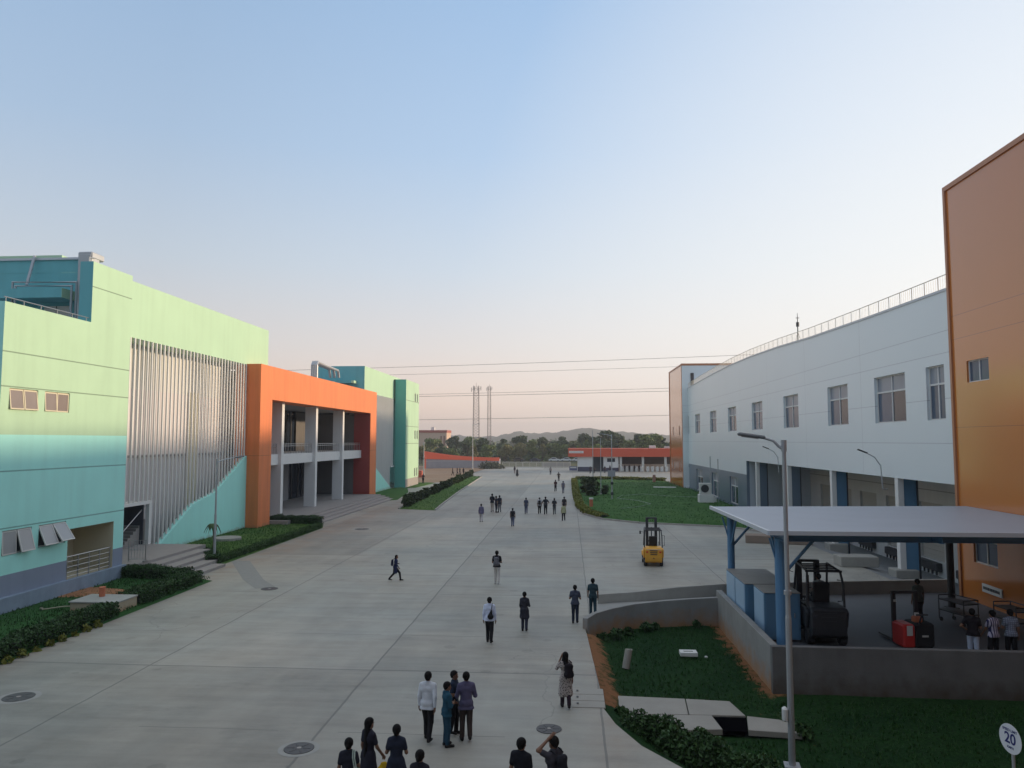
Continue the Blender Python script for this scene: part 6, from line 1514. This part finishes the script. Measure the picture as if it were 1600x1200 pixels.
pE = person(-4.39, 15.21, 0, 4, 1.60, 'woman in dark top at bottom edge with pale green bag straps on her shoulder', (.02, .022, .035), (.04, .045, .07), ('down', 'fwd'), .2, hair='bun', female=True, lod=2)
pF = person(-4.24, 16.16, 0, -38, 1.66, 'woman with very long hair looking right and carrying a yellow bag', (.022, .022, .035), (.05, .055, .11), ('down', 'fwd'), .1, hair='verylong', female=True, lod=2, dress=(.5, 1.1))
person(-3.59, 15.93, 0, 3, 1.62, 'broad woman in navy top with a braid down her back', (.022, .028, .05), (.05, .055, .11), ('hold', 'hold'), .1, hair='pony', female=True, lod=2, dress=(.52, 1.25))
person(-2.86, 14.69, 0, -8, 1.62, 'dark haired person with only head and shoulders showing at the bottom edge', (.02, .02, .03), BLK, ('down', 'down'), 0, hair='bun', female=True, lod=2)
person(-.96, 15.21, 0, -24, 1.70, 'man in black shirt at bottom edge turning his head right', (.012, .013, .018), BLK, ('down', 'down'), .15, lod=2)
pJ = person(-.31, 15.3, 0, 52, 1.72, 'man in grey shirt at the bottom edge holding one hand on his head', (.06, .06, .075), BLK, ('head', 'down'), .1, lod=2)
pK = person(-.12, 21.86, 0, 4, 1.55, 'woman with very long hair in pale dotted dress walking away alone', (.42, .38, .36), (.03, .02, .03), ('ear', 'down'), .3, hair='verylong', female=True, lod=2, tk='dots', dress=(.36, 1.05), sleeves='34')
pL = person(-2.97, 28.5, 0, -4, 1.68, 'man in white long sleeved shirt with black sling bag walking away', (.58, .64, .80), BLK, ('down', 'down'), .36, sleeves='long', hem=.84, lod=2)
person(-1.77, 30.3, 0, -3, 1.54, 'person in dark top and long grey skirt walking away right of white shirted man', (.03, .032, .045), (.03, .035, .06), ('fwd', 'fold'), .28, female=True, lod=2, dress=(.55, 1.0), hair='short', sleeves='34')
person(.23, 31.75, 0, -4, 1.56, 'man in slate shirt and navy trousers standing beside the curved wall with bent arms', (.055, .065, .10), (.02, .028, .05), ('hold', 'hold'), .15, lod=2, hem=.86)
person(1.0, 33.0, 0, 2, 1.62, 'man in dark green-grey clothes on the ramp with a jacket over his arm', (.03, .06, .075), (.02, .05, .07), ('fwd', 'down'), .2, lod=2, hem=.84)
pP = person(-3.78, 39.96, 0, -3, 1.74, 'man in black shirt and cream trousers with grey backpack', (.02, .02, .025), (.55, .52, .50), ('fold', 'fold'), .25, lod=2, hem=.88, shoe=(.5, .5, .5))
pQ = person(-9.33, 40.6, 0, -88, 1.36, 'person in dark blue long top striding to the right alone in mid yard', (.022, .028, .075), BLK, ('fold', 'fwd'), .72, hair='long', female=True, lod=2, dress=(.48, .9), sleeves='long', lean=.12)
person(-8.04, 69.7, 0, 5, 1.68, 'man in lilac grey shirt and pale trousers, far left of the middle crowd', (.13, .12, .20), (.42, .40, .42), ('down', 'down'), .4, sleeves='long', hem=.80)
person(-8.04, 79.7, 0, -8, 1.92, 'tallest of a tight trio, in black top and beige trousers', (.02, .022, .03), KH, ('fold', 'fold'), .1)
person(-7.57, 79.1, 0, -50, 1.72, 'middle figure of the tight trio, in dark clothes', (.03, .035, .05), (.03, .035, .05), ('fold', 'down'), .1)
person(-7.22, 79.3, 0, 30, 1.78, 'right figure of the tight trio, in dark shirt and grey trousers', (.03, .03, .045), (.14, .14, .15), ('hip', 'down'), .1)
pV = person(-4.9, 66.4, 0, -2, 1.62, 'man with black backpack and blue-grey jeans walking alone right of the trio', (.06, .06, .07), (.10, .12, .20), ('down', 'down'), .35)
person(-4.37, 77.9, 0, 0, 1.66, 'man in grey-blue shirt, leftmost of the line of five in mid yard', (.06, .07, .11), (.07, .08, .14), ('fwd', 'fwd'), .2)
pX = person(-3.0, 78.0, 0, 0, 1.68, 'man in pale shirt with black backpack, second from left of the line', (.36, .38, .42), BLK, ('down', 'down'), .15)
person(-2.36, 77.4, 0, 4, 1.80, 'man in all black, centre of the line of walkers', (.02, .024, .03), BLK, ('hip', 'hip'), .15)
person(-1.47, 77.4, 0, -3, 1.66, 'man in black top and grey trousers, right of centre in the line', (.025, .028, .035), (.09, .10, .10), ('hold', 'hold'), .2)
person(-.48, 79.2, 0, 2, 1.68, 'man in dark shirt at right end of the line of walkers', (.035, .03, .035), (.20, .14, .10), ('down', 'down'), .1)
person(-.50, 71.4, 0, 6, 1.60, 'man in pale yellow-green shirt nearest at right end of the walkers', (.36, .36, .22), BLK, ('down', 'down'), .45, hem=.8, sleeves='long')
person(-1.95, 112, 0, 3, 1.72, 'distant man in dark maroon top and white waistband, left of a far pair', (.07, .03, .035), BLK, ('fold', 'fold'), .1, lod=0)
person(-.8, 108.2, 0, -6, 1.75, 'distant man in grey clothes, right of a far pair', (.14, .14, .19), (.16, .16, .20), ('down', 'down'), .35, lod=0)
person(-1.84, 140, 0, 0, 1.70, 'distant figure in brown-black in front of the sunlit strip', (.05, .035, .03), (.03, .03, .03), ('hip', 'hip'), .1, lod=0)
person(-3.95, 165.8, 0, 0, 1.8, 'far figure in pale shirt walking toward the gate', (.25, .24, .24), BLK, ('down', 'down'), .4, lod=0)
person(-12.2, 171.5, 0, 0, 1.66, 'far slim figure beside a darker companion near the gate', (.05, .04, .05), (.25, .2, .2), ('down', 'down'), .3, lod=0)
person(-10.6, 156.5, 0, 0, 1.66, 'far figure in wide black dress near the gate', (.015, .015, .02), BLK, ('down', 'down'), .2, lod=0, female=True, dress=(.25, 1.5), hair='long')
person(-25.2, 130.4, 0, 0, 1.75, 'dark figure standing by the end of the left building beneath red bin', (.02, .02, .03), BLK, ('hip', 'hip'), .1, lod=0)
for i, (x, y, lb) in enumerate(((-24.8, 161.3, 'leftmost of four dark figures walking behind the shrub row'), (-23.9, 161.9, 'second from left of the four dark figures behind the shrub row'), (-23.2, 161.0, 'third of the four dark figures behind the shrub row'), (-22.5, 161.6, 'rightmost of four dark figures behind the shrub row'))):
    person(x, y, 0, -90+20*i, 1.65, lb, (.025+.02*(i == 1), .02, .03), BLK, ('down', 'down'), .5, lod=0)
for i, (x, y, lb) in enumerate(((4.87, 172.6, 'left dark figure in front of the gatehouse door'), (5.75, 173.5, 'second dark figure in front of the gatehouse door'), (8.3, 176, 'dark figure at the gatehouse wall corner'), (9.7, 180, 'small dark figure nearest the turnstiles'))):
    person(x, y, 0, 10*i, 1.68, lb, (.02, .02, .03), (.03, .03, .04), ('down', 'down'), .1, lod=0)
for i, x in enumerate((13.45, 14.55, 15.75, 16.9)): person(x, 184.2, 0, 0, 1.66, 'dark figure standing in the turnstile gaps, number %s from the left' % ('one', 'two', 'three', 'four')[i], (.02, .02, .025), BLK, ('down', 'down'), 0, lod=0, group='people at the turnstiles')
# under the canopy
person(13.65, 31.3, .35, 8, 1.72, 'man in grey-green shirt standing behind the red stacker under the canopy', (.13, .15, .14), (.03, .03, .04), ('down', 'down'), .1, lod=1, hem=.84)
person(13.0, 25.98, .35, -20, 1.72, 'man in black shirt and white trousers behind the platform wall', (.015, .012, .016), (.42, .48, .60), ('hip', 'fold'), .1, lod=2)
person(13.62, 25.95, .35, 16, 1.68, 'man in striped white and blue shirt between two others at the wall', (.42, .40, .50), BLK, ('fwd', 'hold'), .1, lod=2, tk='stripe')
person(14.22, 26.05, .35, -6, 1.70, 'man in pale checked shirt at the right edge behind the wall', (.26, .30, .38), BLK, ('hold', 'down'), .1, lod=2, tk='check')
dr_ = person(9.06, 28.72, 1.0, -3, 1.66, 'driver in pale shirt seated in the black forklift', (.22, .24, .24), BLK, ('fold', 'fold'), 0, lod=1, sit=True)
# carried things
bag(pE, 'shoulder_bag', [cone([.17, -.05, .98], [.19, .06, .98], .10, .10, (.5, 1, 1.1))], (.10, .34, .24), 'pale green shoulder bag on the woman at the bottom edge', 'bag', strap=[[(.16, -.10, 1.06), (.11, -.10, 1.35), (.10, -.03, 1.49), (.13, .1, 1.35), (.17, .1, 1.06)], [(.20, -.08, 1.06), (.15, -.11, 1.35), (.14, -.03, 1.47), (.17, .09, 1.35), (.2, .1, 1.06)]], straphue=(.45, .55, .5))
bag(pF, 'carrier_bag', [cone([.245, .26, .69], [.245, .12, .60], .07, .09, (.6, 1, 1.4)), cone([.245, .2, .60], [.245, .18, .78], .09, .02, (.5, 1, 1))], (.62, .42, .02), 'yellow carrier bag in the long haired woman\'s hand', 'bag')
backpack(pJ, 'black backpack on the man holding his head'); backpack(pK, 'black backpack on the woman in dotted dress', (.015, .013, .018), dx=.09)
bag(pL, 'sling_bag', [cone([.06, -.18, 1.02], [.10, -.18, 1.02], .10, .09, (1, .6, 1)), cone([.07, -.18, 1.04], [.10, -.16, 1.26], .10, .03, (1, .6, 1))], (.012, .012, .014), 'black sling bag on the back of the white shirted walker', 'bag', strap=[[(.09, -.15, 1.26), (.12, -.12, 1.42), (.11, -.02, 1.49), (.06, .12, 1.40)]])
backpack(pP, 'grey backpack on the man in cream trousers', (.13, .13, .15)); backpack(pQ, 'small dark pack on the striding person\'s back', (.02, .022, .05)); backpack(pV, 'black backpack of the lone man near the trio', BLK, 0); backpack(pX, 'black backpack over the pale shirt in the line of walkers', BLK, 0)
